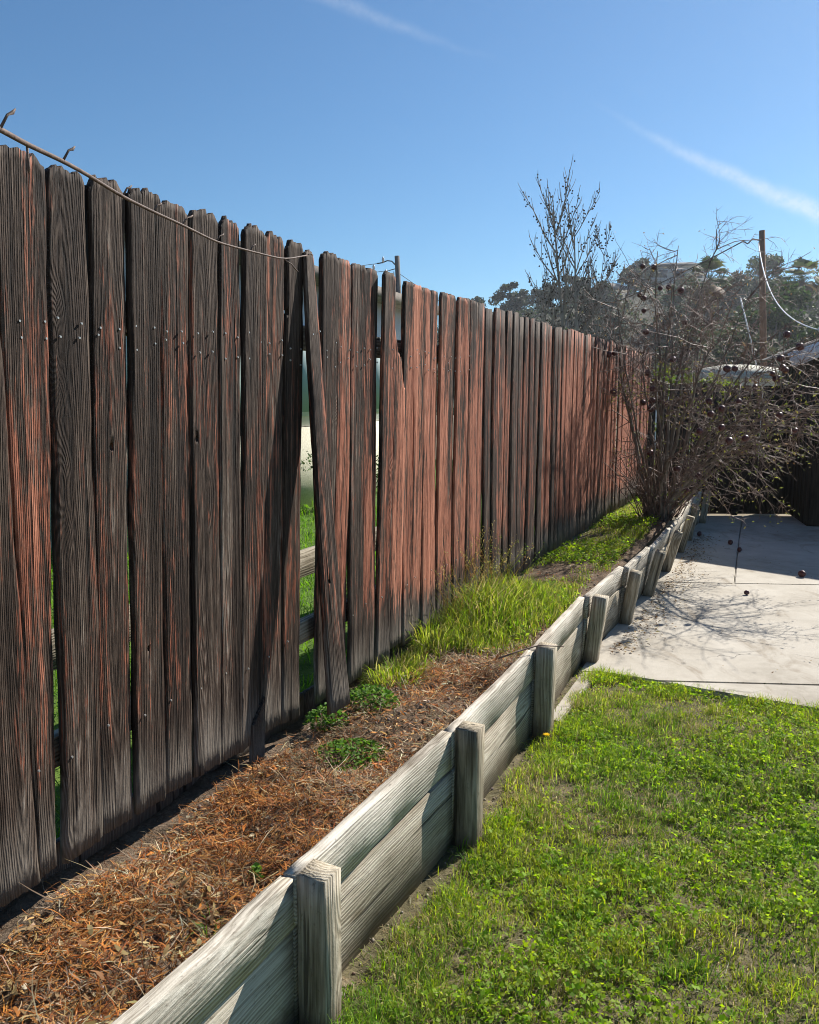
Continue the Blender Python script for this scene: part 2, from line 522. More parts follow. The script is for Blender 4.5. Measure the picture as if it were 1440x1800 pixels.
def mat_concrete():
    m, nt, b = new_mat('worn_concrete')
    p = nt.node('ShaderNodeTexCoord').outputs['Object']
    big = nt.noise(p, 0.9, 5, 0.62, 0.6)
    mid = nt.noise(p, 5.0, 6, 0.68, 0.4)
    fine = nt.noise(p, 160, 3, 0.7)
    sand = nt.noise(p, 420, 2, 0.6)
    f = nt.math('ADD', nt.math('MULTIPLY', big, 0.65), nt.math('MULTIPLY', mid, 0.35))
    c = nt.ramp(f, [(0.32, (0.27, 0.235, 0.185)), (0.48, (0.425, 0.385, 0.32)), (0.64, (0.52, 0.48, 0.41))])
    drip = nt.noise(nt.vmath('MULTIPLY', p, (2.2, 0.7, 1)), 1.6, 6, 0.7, 1.2)
    c = nt.mix(nt.step(drip, 0.52, 0.72, 0.0, 0.65), c, (0.22, 0.17, 0.115))
    c = nt.mix(nt.step(fine, 0.63, 0.72, 0.0, 0.4), c, (0.19, 0.175, 0.15))
    vc = nt.node('ShaderNodeTexVoronoi', feature='DISTANCE_TO_EDGE')
    wv = nt.vmath('ADD', p, nt.vmath('MULTIPLY', nt.xyz(nt.noise(p, 3, 4), nt.noise(p, 4, 4), 0.0), (0.5, 0.5, 0)))
    nt.l.new(wv, vc.inputs['Vector'])
    vc.inputs['Scale'].default_value = 0.55
    hair = nt.step(vc.outputs['Distance'], 0.0, 0.0035, 1.0, 0.0)
    hair = nt.math('MULTIPLY', hair, nt.step(nt.noise(p, 1.3, 2), 0.5, 0.62))
    c = nt.mix(nt.math('MULTIPLY', hair, 0.7), c, (0.09, 0.08, 0.065))
    nt.l.new(c, b.inputs['Base Color'])
    h = nt.math('ADD', nt.math('MULTIPLY', sand, 0.5), nt.math('MULTIPLY', mid, 1.6))
    h = nt.math('SUBTRACT', h, nt.math('MULTIPLY', hair, 0.8))
    nt.l.new(nt.bump(h, 0.002), b.inputs['Normal'])
    b.inputs['Roughness'].default_value = 0.85
    b.inputs['Specular IOR Level'].default_value = 0.3
    return m


def mat_soil():
    m, nt, b = new_mat('dry_bed_soil')
    p = nt.node('ShaderNodeTexCoord').outputs['Object']
    f = nt.noise(p, 7, 6, 0.65)
    fi = nt.noise(p, 90, 4, 0.7)
    c = nt.ramp(nt.math('ADD', nt.math('MULTIPLY', f, 0.6), nt.math('MULTIPLY', fi, 0.4)),
                [(0.32, (0.045, 0.028, 0.017)), (0.5, (0.14, 0.095, 0.06)), (0.66, (0.27, 0.205, 0.145))])
    nt.l.new(c, b.inputs['Base Color'])
    h = nt.math('ADD', nt.math('MULTIPLY', f, 1.0), fi)
    nt.l.new(nt.bump(h, 0.012), b.inputs['Normal'])
    b.inputs['Roughness'].default_value = 0.95
    return m


def mat_plain(name, colour, rough=0.7, spec=0.3, metal=0.0, var=0.0):
    m, nt, b = new_mat(name)
    if var:
        p = nt.node('ShaderNodeTexCoord').outputs['Object']
        f = nt.noise(p, 14, 5, 0.65)
        lo = tuple(v * (1 - var) for v in colour)
        hi = tuple(min(1, v * (1 + var)) for v in colour)
        nt.l.new(nt.ramp(f, [(0.3, lo), (0.7, hi)]), b.inputs['Base Color'])
        nt.l.new(nt.bump(f, 0.002), b.inputs['Normal'])
    else:
        b.inputs['Base Color'].default_value = (*colour, 1)
    b.inputs['Roughness'].default_value = rough
    b.inputs['Specular IOR Level'].default_value = spec
    b.inputs['Metallic'].default_value = metal
    return m


M_FENCE = mat_fence()
M_TIMBER = mat_timber()
M_GRASS = mat_veg('grass_blade', 0.52, 0.6)
M_LEAF = mat_veg('leaf', 0.42, 0.6)
M_FARLEAF = mat_veg('far_leaf', 0.25, 0.6)
M_MULCH = mat_veg('shredded_bark', 0.12, 0.7)
M_CONC = mat_concrete()
M_SOIL = mat_soil()
M_LAWNDIRT = mat_noise('lawn_thatch', [(0.35, (0.065, 0.056, 0.028)), (0.55, (0.13, 0.11, 0.058)), (0.7, (0.24, 0.195, 0.12))], 14, 6, 0.008, 60)
M_GROUND = mat_noise('dry_ground', [(0.3, (0.16, 0.13, 0.08)), (0.6, (0.26, 0.21, 0.14))], 0.8, 6, 0.02, 9)
M_HILL = mat_noise('brush_hill', [(0.3, (0.028, 0.028, 0.015)), (0.5, (0.055, 0.05, 0.028)), (0.7, (0.095, 0.082, 0.05))], 0.22, 8, 0.4, 0.9)
M_BARK = mat_noise('grey_bark', [(0.3, (0.085, 0.07, 0.055)), (0.7, (0.23, 0.20, 0.165))], 30, 4, 0.004, 60, stretch=(1, 1, .3))
M_TWIG = mat_noise('pale_twig', [(0.3, (0.085, 0.050, 0.037)), (0.7, (0.25, 0.165, 0.125))], 9, 4, rough=0.55, spec=0.3)
M_CANE = mat_noise('vine_cane_bark', [(0.3, (0.07, 0.045, 0.036)), (0.7, (0.17, 0.12, 0.095))], 40, 4, 0.002, 90, rough=0.6)
M_FARBARK = mat_noise('bare_tree_bark', [(0.3, (0.15, 0.135, 0.12)), (0.7, (0.29, 0.265, 0.24))], 3, 4)
M_FRUIT = mat_noise('dry_fruit_skin', [(0.3, (0.035, 0.012, 0.010)), (0.55, (0.085, 0.020, 0.018)), (0.75, (0.13, 0.045, 0.028))], 22, 4, 0.003, 40, rough=0.42, spec=0.5)
M_NAIL = mat_plain('zinc_nail', (0.55, 0.55, 0.53), 0.35, 0.6, 0.6)
M_POLE = mat_noise('pole_wood', [(0.3, (0.12, 0.065, 0.04)), (0.7, (0.27, 0.155, 0.10))], 6, 4, stretch=(3, 3, .3))
M_GREYPOLE = mat_noise('grey_pole_wood', [(0.3, (0.11, 0.095, 0.085)), (0.7, (0.21, 0.185, 0.165))], 6, 4, stretch=(3, 3, .3))
M_WIRE = mat_plain('dark_wire', (0.03, 0.03, 0.03), 0.6)
M_CABLE = mat_plain('pale_cable', (0.55, 0.56, 0.58), 0.5)
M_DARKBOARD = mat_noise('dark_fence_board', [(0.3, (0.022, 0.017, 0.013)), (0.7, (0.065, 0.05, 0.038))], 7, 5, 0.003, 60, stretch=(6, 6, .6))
M_STUCCO = mat_plain('white_stucco', (0.74, 0.74, 0.72), 0.9, 0.1, 0, 0.06)
M_CREAM = mat_noise('cream_stucco', [(0.35, (0.58, 0.54, 0.40)), (0.65, (0.72, 0.68, 0.53))], 30, 5, 0.01, 70)
M_TEAL = mat_plain('grey_green_panel', (0.40, 0.50, 0.48), 0.6, 0.3)
M_GLASS = mat_plain('window_glass', (0.05, 0.065, 0.08), 0.08, 0.8)
M_FASCIA = mat_plain('painted_fascia', (0.76, 0.79, 0.84), 0.55, 0.4, 0, 0.05)
M_ROOF = mat_noise('roof_shingle', [(0.3, (0.13, 0.115, 0.10)), (0.7, (0.23, 0.20, 0.175))], 5, 4, 0.01, 20)
M_HOUSE = mat_plain('far_house_wall', (0.42, 0.38, 0.33), 0.85, 0.2)
M_TANWALL = mat_plain('tan_wall', (0.55, 0.42, 0.24), 0.85, 0.2, 0, 0.08)
M_TRANS = mat_plain('transformer_can', (0.33, 0.35, 0.36), 0.5, 0.4)
M_YELLOW = mat_plain('dandelion_petals', (0.85, 0.6, 0.02), 0.6)
M_HOSE = mat_plain('green_hose', (0.06, 0.12, 0.09), 0.4, 0.5)

# ================================================================== SETTING
U = Vector((0.423, 0.906, 0.0))          # fence direction, away from the camera
NY = Vector((0.906, -0.423, 0.0))        # towards the yard
F0 = Vector((-0.918, 2.0, 0.38))         # foot of the fence at s = 0
ZB = 0.38


def fp(s, n=0.0, z=0.0):
    """point at s metres along the fence, n metres into the yard"""
    v = F0 + U * s + NY * n
    return Vector((v.x, v.y, z))


def fp_arr(s, n):
    return F0.x + U.x * s + NY.x * n, F0.y + U.y * s + NY.y * n


# outer face of the retaining wall, post by post (base)
WALL = [(-1.19, 0.10), (-0.74, 0.99), (-0.292, 1.894), (0.15, 2.758), (0.577, 3.709), (1.034, 4.752), (1.461, 5.576), (1.848, 6.376), (2.277, 7.283), (2.70, 8.199), (3.02, 8.885), (3.60, 10.10)]
LEAN = [0, 0, 0, 0, .01, .02, .045, .075, .085, .075, .04, .02]
WS = [(Vector((x, y, 0)) - F0).dot(U) for x, y in WALL]
WN = [(Vector((x, y, 0)) - F0).dot(NY) for x, y in WALL]


def wall_n(s):
    return np.interp(s, WS, WN)


def bed_z(s, n):
    w = wall_n(s)
    t = np.clip(n / w, -0.3, 1.0)
    base = 0.325 + 0.035 * np.clip(t, 0, 1) + 0.02 * np.clip((s - 1.5) / 1.5, 0, 1)
    mul = np.clip((2.6 - s) / 0.8, 0.25, 1)
    z = base + 0.018 * mul * sn(s, n, 3, 2.6, 3) + 0.014 * mul * sn(s, n, 5, 8.0, 3)
    z = z - 0.045 * mul * np.exp(-(np.clip(n, 0, .3) / .085) ** 2)
    edge = np.clip((t - 0.9) / 0.1, 0, 1)
    z = z * (1 - edge) + (0.352 + 0.006 * sn(s, n, 8, 5)) * edge
    return np.minimum(z, 0.40)


def lawn_z(x, y):
    return -0.012 + 0.012 * sn(x, y, 21, 1.3, 3)


def grid_mesh(name, X, Y, Z, smooth=True):
    a, b = X.shape
    V = np.stack([X, Y, Z], -1).reshape(-1, 3)
    i = (np.arange(a - 1)[:, None] * b + np.arange(b - 1)[None, :])
    Q = np.stack([i, i + 1, i + b + 1, i + b], -1).reshape(-1, 4)
    me = fast_mesh(name, V, Q, smooth=smooth)
    return me


# ground sheet to the horizon
gx = np.linspace(-420, 420, 25)
GX, GY = np.meshgrid(gx, gx, indexing='ij')
struct('ground', grid_mesh('ground', GX, GY, np.full_like(GX, -0.09)), M_GROUND)

# hill behind: ridge about 150 m away
hx = np.linspace(-160, 260, 150)
hy = np.linspace(58, 330, 90)
HX, HY = np.meshgrid(hx, hy, indexing='ij')


def hill_z(x, y):
    ridge = np.interp(x, [-160, -60, -20, 0, 15, 32, 44, 54, 75, 110, 170, 260], [1, 3, 7, 11, 14.5, 17.6, 20.2, 20.4, 18, 19, 22, 24])
    t = np.clip((y - 62) / 85.0, 0, 1)
    prof = t * t * (3 - 2 * t)
    z = ridge * prof + 0.5 * prof * sn(x, y, 31, 0.05, 4)
    return z - 1.2 * (1 - np.clip((y - 58) / 12, 0, 1))


struct('hill', grid_mesh('hill', HX, HY, hill_z(HX, HY)), M_HILL)

# lawn
lx = np.linspace(-4, 7, 150)
ly = np.linspace(-3, 4.75, 110)
LX, LY = np.meshgrid(lx, ly, indexing='ij')
# the lawn stops at the slab: front edge of the concrete
SE0, SE1 = Vector((1.02, 4.62, 0)), Vector((2.10, 4.0, 0))
SDIR = (SE1 - SE0).normalized()
SN = Vector((-SDIR.y, SDIR.x, 0))        # points into the slab


def slab_d(x, y):
    return (x - SE0.x) * SN.x + (y - SE0.y) * SN.y


LZ = lawn_z(LX, LY) - 0.05 * np.clip(slab_d(LX, LY) / 0.1, 0, 1)
struct('lawn_soil', grid_mesh('lawn_soil', LX, LY, LZ), M_LAWNDIRT)

# planting bed between fence and retaining wall
bs = np.linspace(-1.6, 9.6, 320)
bt = np.linspace(-0.22, 1.0, 44)
BS, BT = np.meshgrid(bs, bt, indexing='ij')
BN = BT * (wall_n(BS) - 0.03)
BX, BY = fp_arr(BS, BN)
struct('planting_bed', grid_mesh('planting_bed', BX, BY, bed_z(BS, BN)), M_SOIL)

# concrete patio: poured panels with open joints
patio = bpy.data.objects.new('concrete_patio', None)
COL.objects.link(patio)
tag(patio, kind='structure')


def slab(pts, z=0.008, name='concrete_panel'):
    bm = bmesh.new()
    vs = [bm.verts.new((x, y, z)) for x, y in pts]
    f = bm.faces.new(vs)
    bm.normal_update()
    if f.normal.z < 0:
        f.normal_flip()
    r = bmesh.ops.extrude_face_region(bm, geom=[f])
    for v in r['geom']:
        if isinstance(v, bmesh.types.BMVert):
            v.co.z -= 0.09
    bmesh.ops.recalc_face_normals(bm, faces=bm.faces)
    top = [e for e in bm.edges if all(v.co.z > z - 0.01 for v in e.verts)]
    bmesh.ops.bevel(bm, geom=top, offset=0.008, segments=2, affect='EDGES')
    me = bpy.data.meshes.new(name)
    bm.to_mesh(me)
    bm.free()
    return obj(name, me, M_CONC, patio)


def jl(p, x):           # joint line through p, direction (1,-0.075)
    return p[1] - 0.075 * (x - p[0])


J1, J2, J3 = (1.498, 4.408), (2.19, 6.853), (2.9, 8.95)
g = 0.004
FE = lambda x: SE0.y + (x - SE0.x) * SDIR.y / SDIR.x
slab([(1.02, FE(1.02)), (1.35, FE(1.35)), (2.4, FE(2.4)), (5.8, FE(5.8)), (5.8, jl(J1, 5.8) - g), (1.02, jl(J1, 1.02) - g)] if False else
     [(1.40, jl(J1, 1.40) - g), (1.62, FE(1.62)), (2.4, FE(2.4)), (5.8, FE(5.8)), (5.8, jl(J1, 5.8) - g)])
slab([(0.98, jl(J1, 0.98) + g + .12), (1.10, FE(1.10) - .0), (1.40, jl(J1, 1.40) + g), (3.359, jl(J1, 3.359) + g), (4.459, jl(J2, 4.459) - g), (2.02, jl(J2, 2.02) - g)])
slab([(3.365, jl(J1, 3.365) + g), (5.8, jl(J1, 5.8) + g), (5.8, jl(J2, 5.8) - g), (4.465, jl(J2, 4.465) - g)])
slab([(2.02, jl(J2, 2.02) + g), (2.759, jl(J2, 2.759) + g), (3.629, jl(J3, 3.629) - g), (2.98, jl(J3, 2.98) - g)])
slab([(2.765, jl(J2, 2.765) + g), (5.8, jl(J2, 5.8) + g), (5.8, jl(J3, 5.8) - g), (3.635, jl(J3, 3.635) - g)])
slab([(2.98, jl(J3, 2.98) + g), (3.629, jl(J3, 3.629) + g), (4.409, 10.72), (3.7, 10.74)])
slab([(3.635, jl(J3, 3.635) + g), (5.8, jl(J3, 5.8) + g), (5.8, 10.66), (4.415, 10.72)])
# narrow footing strip between wall and lawn
slab([(0.68, 3.88), (0.74, 3.84), (1.09, 4.56), (1.02, 4.62)], 0.004, 'footing_strip')

# neighbour's lawn beyond the fence
nx = np.linspace(-0.30, -12.0, 40)
ns = np.linspace(-4, 17, 60)
NS, NN = np.meshgrid(ns, nx, indexing='ij')
NX_, NY_ = fp_arr(NS, NN)
M_NLAWN = mat_noise('neighbour_turf', [(0.3, (0.05, 0.10, 0.015)), (0.6, (0.12, 0.20, 0.03)), (0.75, (0.20, 0.25, 0.06))], 9, 6, 0.02, 50)
struct('neighbour_lawn', grid_mesh('neighbour_lawn', NX_, NY_, 0.03 + 0.01 * sn(NX_, NY_, 4, 1.0)), M_NLAWN)

# ================================================================== BOARD FENCE
fence = thing('board_fence', 'long weathered redwood board fence with peeling red stain behind the planting bed', 'fence', tuple(fp(0, 0, ZB)))


def lean_of(s):
    return math.radians(float(np.interp(s, [0, 1.3, 3.2, 10], [2.2, 1.9, 0.2, 0.0])))


def board_mesh(name, w0, w1, dx1, H, seed, near, ear=0.022, ztop=None, thick=0.017, cup=0.004, rag=0.004, twist=0.0, split=None):
    """picket: local x across, y outward is -y, z up. w0/w1 bottom/top width, dx1 sideways shift of the top"""
    r = np.random.default_rng(seed)
    nxn, nz = (17, 34) if near else (6, 12)
    t = np.linspace(0, 1, nxn)
    v = np.linspace(0, 1, nz + 1)
    if near:
        v = 1 - (1 - v) ** 1.25
    zt = H - ear * np.clip(1 - t / 0.2, 0, 1) - ear * np.clip(1 - (1 - t) / 0.2, 0, 1)
    if ztop is not None:
        zt = ztop(t)
    zt = zt + r.normal(0, rag, nxn)
    zb = r.normal(0, 0.002, nxn) + r.uniform(-0.012, 0.012) * (t - 0.5)
    TT, VV = np.meshgrid(t, v, indexing='ij')
    Zs = zb[:, None] + VV * (zt - zb)[:, None]
    fr = Zs / H
    W = w0 + (w1 - w0) * fr
    ph = r.uniform(0, 6.28, 6)
    edge = 0.0022 * (np.sin(Zs * 9 + ph[0]) + 0.6 * np.sin(Zs * 23 + ph[1])) * (2 * TT - 1)
    X = dx1 * fr + (TT - 0.5) * W + edge + 0.004 * np.sin(Zs * 2.1 + ph[2])
    bow = 0.004 * np.sin(Zs * 2.3 + ph[3])
    tw = twist * (fr - 0.5) * (TT - 0.5)
    Y = -thick / 2 + cup * (2 * TT - 1) ** 2 + bow + tw + r.normal(0, 0.0005, Zs.shape)
    Yb = Y + thick
    # eased front edges
    Y = Y + (0.0065 if near else 0.004) * (np.abs(2 * TT - 1) > 0.98)
    F = np.stack([X, Y, Zs], -1)
    B = np.stack([X, Yb, Zs], -1)
    n = nz + 1
    N = nxn * n
    V = np.concatenate([F.reshape(-1, 3), B.reshape(-1, 3)])
    i = (np.arange(nxn - 1)[:, None] * n + np.arange(n - 1)[None, :])
    Qf = np.stack([i, i + n, i + n + 1, i + 1], -1).reshape(-1, 4)
    Qb = Qf[:, ::-1] + N
    k = np.arange(n - 1)
    Ql = np.stack([k, k + 1, N + k + 1, N + k], -1)
    o = (nxn - 1) * n
    Qr = np.stack([o + k, N + o + k, N + o + k + 1, o + k + 1], -1)
    c = np.arange(nxn - 1) * n
    Qbot = np.stack([c, N + c, N + c + n, c + n], -1)
    ct = c + n - 1
    Qtop = np.stack([ct, ct + n, N + ct + n, N + ct], -1)
    return fast_mesh(name, V, np.concatenate([Qf, Qb, Ql, Qr, Qbot, Qtop]))


def punch(o, x, z, rx, rz):
    """a knot hole through a board"""
    bm = bmesh.new()
    bmesh.ops.create_cone(bm, cap_ends=True, segments=9, radius1=1, radius2=1, depth=0.12)
    me = bpy.data.meshes.new('cutter')
    bmesh.ops.rotate(bm, verts=bm.verts, matrix=Matrix.Rotation(rad(90), 3, 'X'))
    for v in bm.verts:
        v.co = Vector((v.co.x * rx + x, v.co.y, v.co.z * rz + z))
    bm.to_mesh(me)
    bm.free()
    cu = bpy.data.objects.new('cutter', me)
    COL.objects.link(cu)
    tmp = bpy.data.objects.new('tmp', o.data)
    COL.objects.link(tmp)
    md = tmp.modifiers.new('b', 'BOOLEAN')
    md.operation = 'DIFFERENCE'
    md.object = cu
    md.solver = 'EXACT'
    dg = bpy.context.evaluated_depsgraph_get()
    res = bpy.data.meshes.new_from_object(tmp.evaluated_get(dg))
    bpy.data.objects.remove(tmp)
    bpy.data.objects.remove(cu)
    bpy.data.meshes.remove(me)
    if len(res.polygons) > 20:
        o.data = res
        if not res.materials:
            res.materials.append(M_FENCE)


nail_bm = bmesh.new()
bmesh.ops.create_cone(nail_bm, cap_ends=True, segments=8, radius1=0.0036, radius2=0.0028, depth=0.004)
bmesh.ops.rotate(nail_bm, verts=nail_bm.verts, matrix=Matrix.Rotation(rad(90), 3, 'X'))
NAIL = bpy.data.meshes.new('nail')
nail_bm.to_mesh(NAIL)
nail_bm.free()

# sL_top, sR_top, height, s shift bottom-left / bottom-right, stain, offset into yard
BOARDS = [
    (-0.780, -0.665, 1.75, 0, 0, .30, .000), (-0.655, -0.535, 1.75, 0, 0, .45, .006), (-0.525, -0.405, 1.745, 0, 0, .30, .000),
    (-0.395, -0.270, 1.75, .01, .02, .40, .006), (-0.285, -0.160, 1.75, .10, .115, .12, .014),
    (-0.125, 0.012, 1.757, .035, -.022, .30, .002), (0.027, 0.145, 1.749, -.024, -.012, .74, .011), (0.147, 0.275, 1.752, -.010, -.008, .74, .002),
    (0.278, 0.400, 1.753, -.012, -.010, .26, .008), (0.401, 0.525, 1.748, -.010, -.014, .24, .003), (0.532, 0.661, 1.751, -.014, -.01, .56, .010),
    (0.663, 0.767, 1.749, -.008, 0, .58, .002), (0.773, 0.893, 1.748, 0, .008, .32, .007), (0.900, 1.020, 1.745, .006, .005, .20, .000),
    (1.022, 1.138, 1.743, .004, .006, .28, .005), None,
    (1.250, 1.373, 1.739, .010, .010, .44, .010), (1.382, 1.494, 1.737, .010, .014, .36, .001), (1.504, 1.623, 1.735, .012, .012, .50, .008),
    (1.629, 1.746, 1.736, .010, .012, .50, .002), (1.756, 1.885, 1.736, .016, -.004, .66, .020), None,
    (1.994, 2.102, 1.726, .06, .07, .78, .011), (2.110, 2.218, 1.725, .06, .06, .66, .003), (2.225, 2.325, 1.723, .055, .055, .74, .009),
    (2.340, 2.445, 1.726, .045, .045, .42, .000), (2.453, 2.556, 1.728, .03, .03, .70, .007), (2.565, 2.672, 1.730, .02, .02, .72, .002),
    (2.699, 2.815, 1.728, .01, .01, .58, .010), (2.831, 2.893, 1.735, .0, .0, .66, .004), (2.905, 3.046, 1.735, .0, .0, .40, .008)]
s = 3.055
rr = random.Random(5)
while s < 9.25:
    w = rr.uniform(0.108, 0.134)
    st = float(np.interp(s, [3, 3.6, 4.3, 4.8, 5.6, 9], [.32, .24, .36, .62, .70, .64])) + rr.uniform(-.22, .22)
    BOARDS.append((s, s + w, 1.728 + rr.uniform(-.012, .012), rr.uniform(-.004, .004), rr.uniform(-.004, .004), st, rr.choice([0, .004, .008, .013])))
    s += w + rr.uniform(0.004, 0.008)


# near boards stand almost edge to edge
for i in range(3, len(BOARDS) - 1):
    A, B = BOARDS[i], BOARDS[i + 1]
    if A is None or B is None or A[0] > 3.0:
        continue
    gt = B[0] - A[1] - .0025
    gb = (B[0] + B[3]) - (A[1] + A[4]) - (.010 if i == 5 else .0025)
    A, B = list(A), list(B)
    A[1] += gt * .5
    B[0] -= gt * .5
    nb = (B[0] + B[3]) - (A[1] + A[4]) - (.010 if i == 5 else .0025)
    A[4] += nb * .5
    B[3] -= nb * .5
    BOARDS[i], BOARDS[i + 1] = tuple(A), tuple(B)


def fence_matrix(s, n, z):
    a = lean_of(s)
    up = Vector((0, 0, math.cos(a))) + NY * math.sin(a)
    return frame(fp(s, n, z), U, up)


def add_nails(bo, xs, zs, y=-0.0105):
    for z in zs:
        for x in xs:
            nl = bpy.data.objects.new('nail', NAIL)
            COL.objects.link(nl)
            nl.parent = bo
            nl.location = (x + rr.uniform(-.006, .006), y, z + rr.uniform(-.02, .02))


if True:
    NAIL.materials.append(M_NAIL)
for i, B in enumerate(BOARDS):
    if B is None:
        continue
    sl, sr, H, dl, dr, st, off = B
    sm = (sl + sr + dl + dr) / 2
    wt, wb = sr - sl, (sr + dr) - (sl + dl)
    near = sl < 3.0
    zlow = rr.uniform(-0.008, 0.010)
    me = board_mesh('board', wb, wt, (sl + sr) / 2 - sm, H - zlow, 100 + i, near, ear=rr.uniform(.022, .032), cup=rr.uniform(-.005, .005),
                    rag=0.005 if sl < 1.3 else 0.002, twist=rr.uniform(-.012, .012) + (0.03 if i == 20 else 0))
    bo = obj('board', me, M_FENCE, fence, fence_matrix(sm, off * (.7 if sl < 1.2 else 1.0), ZB + zlow))
    bo['stain'] = float(st)
    bo['fade'] = float(np.interp(sl, [0, 1.2, 1.7, 2.0, 2.8, 3.2, 4.2, 5, 9], [.42, .44, .54, .66, .64, .48, .48, .66, .66]) + rr.uniform(-.09, .09))
    if -0.2 < sl < 2.9:
        add_nails(bo, (-.032, .034), (1.405, 1.35), -0.0115)
        add_nails(bo, (-.03,), (.30,), -0.0115)
    if i == 10:
        punch(bo, 0.545 - sm, 1.081, .008, .011)
    if i == 7:
        punch(bo, 0.202 - sm, 1.081, .007, .011)
    if i == 14:
        punch(bo, 1.034 - sm, 1.51, .006, .012)
    if i == 8:
        punch(bo, 0.328 - sm, 0.49, .005, .009)

# the loose board: nailed at the top, foot swung away along the fence and pulled out
lb = board_mesh('board', 0.120, 0.108, 0.0, 1.70, 555, True, ear=.02, cup=.004, twist=.05)
pt, pb = fp(1.168, 0.012, 0), fp(1.485, 0.135, 0)
a = lean_of(1.2)
top = fp(1.178, 0.004 + math.sin(a) * 1.72, ZB + 1.715)
bot = fp(1.18, 0.17, ZB + 0.03)
zax = (top - bot).normalized()
Mlb = frame(bot, (U - zax * U.dot(zax)), zax) @ Matrix.Rotation(rad(3), 4, 'Z')
lbo = obj('board', lb, M_FENCE, fence, Mlb, label='loose board hanging from its top nails, foot swung out to one side')
lbo['stain'] = 0.48
lbo['fade'] = .45
add_nails(lbo, (-.03, .03), (1.42,), -0.011)
punch(lbo, -.02, 0.50, .006, .010)

# broken board: top splintered away
bk = board_mesh('board', 0.135, 0.13, -.02, 1.47, 777, True, ztop=lambda t: 1.50 - 0.30 * t + 0.03 * np.sin(t * 14), cup=.003, rag=.012)
bko = obj('board', bk, M_FENCE, fence, fence_matrix(1.975, 0.012, ZB + .03), label='broken board with its upper end splintered off')
bko['stain'] = 0.76
bko['fade'] = .74
# short stub standing in the soil under the boards
stb = board_mesh('board_stub', 0.075, 0.07, .004, 0.19, 888, True, ztop=lambda t: 0.15 + 0.09 * t, cup=.001)
so = obj('board_stub', stb, M_FENCE, fence, fence_matrix(0.862, 0.016, ZB - 0.085), label='pale broken stub of a board at the foot of the fence')
so['stain'] = 0.0
so['fade'] = .5
# rails, posts and kick board behind
for zz in (0.25, 1.38):
    for k in range(4):
        s0 = -1.0 + k * 2.6
        me = beam_mesh('rail', 2.595, 0.038, 0.089, 8, 40 + k)
        s1 = s0 + 2.6
        e0 = fp(s0, -0.022 + math.sin(lean_of(s0)) * zz, ZB + zz)
        e1 = fp(s1, -0.022 + math.sin(lean_of(s1)) * zz, ZB + zz)
        r_ = obj('rail', me, M_TIMBER, fence, frame(e0, e1 - e0, (0, 0, 1)))
        r_['tone'] = 0.35
for k in range(5):
    s0 = -0.98 + k * 2.6 - 0.0
    a = lean_of(s0)
    me = beam_mesh('fence_post', 2.0, 0.089, 0.089, 6, 60 + k)
    ax = Vector((0, 0, math.cos(a))) + NY * math.sin(a)
    r_ = obj('fence_post', me, M_TIMBER, fence, frame(fp(s0, -0.066 - math.sin(a) * .36, 0.02), ax, -U))
    r_['tone'] = 0.25
me = beam_mesh('kick_board', 2.19, 0.022, 0.105, 8, 71)
r_ = obj('kick_board', me, M_FENCE, fence, frame(fp(-0.85, -0.095, 0.27), U, (0, 0, 1)))
r_['stain'] = 0.25
r_['fade'] = .3
me = beam_mesh('kick_board', 7.8, 0.022, 0.10, 12, 72)
r_ = obj('kick_board', me, M_FENCE, fence, frame(fp(1.35, -0.095, 0.275), U, (0, 0, 1)))
r_['stain'] = 0.15
r_['fade'] = .3

# ================================================================== RETAINING WALL
rw = thing('retaining_wall', 'low silver-grey timber retaining wall of stacked planks and short posts', 'retaining wall', (WALL[1][0], WALL[1][1], 0))
UP, LO = 0.138, 0.286
for i in range(len(WALL) - 1):
    a0, a1 = Vector((*WALL[i], 0)), Vector((*WALL[i + 1], 0))
    d = (a1 - a0)
    L = d.length
    d.normalize()
    nrm = Vector((d.y, -d.x, 0))
    ln = (LEAN[i] + LEAN[i + 1]) / 2
    upv = (Vector((0, 0, 0.42)) + nrm * ln).normalized()
    zoff = rr.uniform(-.006, .006)
    # y axis of frame = up x d -> towards the bed, so local y=0 is the outer face
    base = a0 + d * 0.002
    me = beam_mesh('plank', L - .004, 0.038, LO, 14, 200 + i, .0025, .002)
    o = obj('plank', me, M_TIMBER, rw, frame(base + Vector((0, 0, -.018 + zoff)) + nrm * rr.uniform(-.002, .002), d, upv))
    o['tone'] = 0.30 + rr.uniform(-.15, .1)
    me = beam_mesh('plank', L - .004, 0.038, UP, 14, 300 + i, .0035, .003)
    o = obj('plank', me, M_TIMBER, rw, frame(base + upv * (LO + .004 - .018) + Vector((0, 0, zoff)) + nrm * rr.uniform(-.003, .004), d, upv))
    o['tone'] = 0.90 + rr.uniform(-.1, .1)
PH = [.43, .43, .415, .43, .435, .42, .405, .40, .40, .40, .42, .42]
for i, (x, y) in enumerate(WALL):
    if i == 0:
        continue
    a0 = Vector((x, y, 0))
    j0, j1 = max(0, i - 1), min(len(WALL) - 1, i + 1)
    d = (Vector((*WALL[j1], 0)) - Vector((*WALL[j0], 0))).normalized()
    nrm = Vector((d.y, -d.x, 0))
    ln = LEAN[i]
    upv = (Vector((0, 0, 0.42)) + nrm * (ln + (0.005 if i < 5 else 0.03)) + d * (rr.uniform(-.012, .004) - (.05 if 5 < i < 9 else 0))).normalized()
    pw = .082 if i < 6 else .075
    me = beam_mesh('post', PH[i] + .12, pw, pw, 7, 400 + i, .002, .003)
    # local x up, y across, z along wall
    org = a0 + nrm * 0.005 - upv * 0.12
    o = obj('post', me, M_TIMBER, rw, frame(org, upv, d))
    o['tone'] = 0.12 + rr.uniform(-.1, .12)

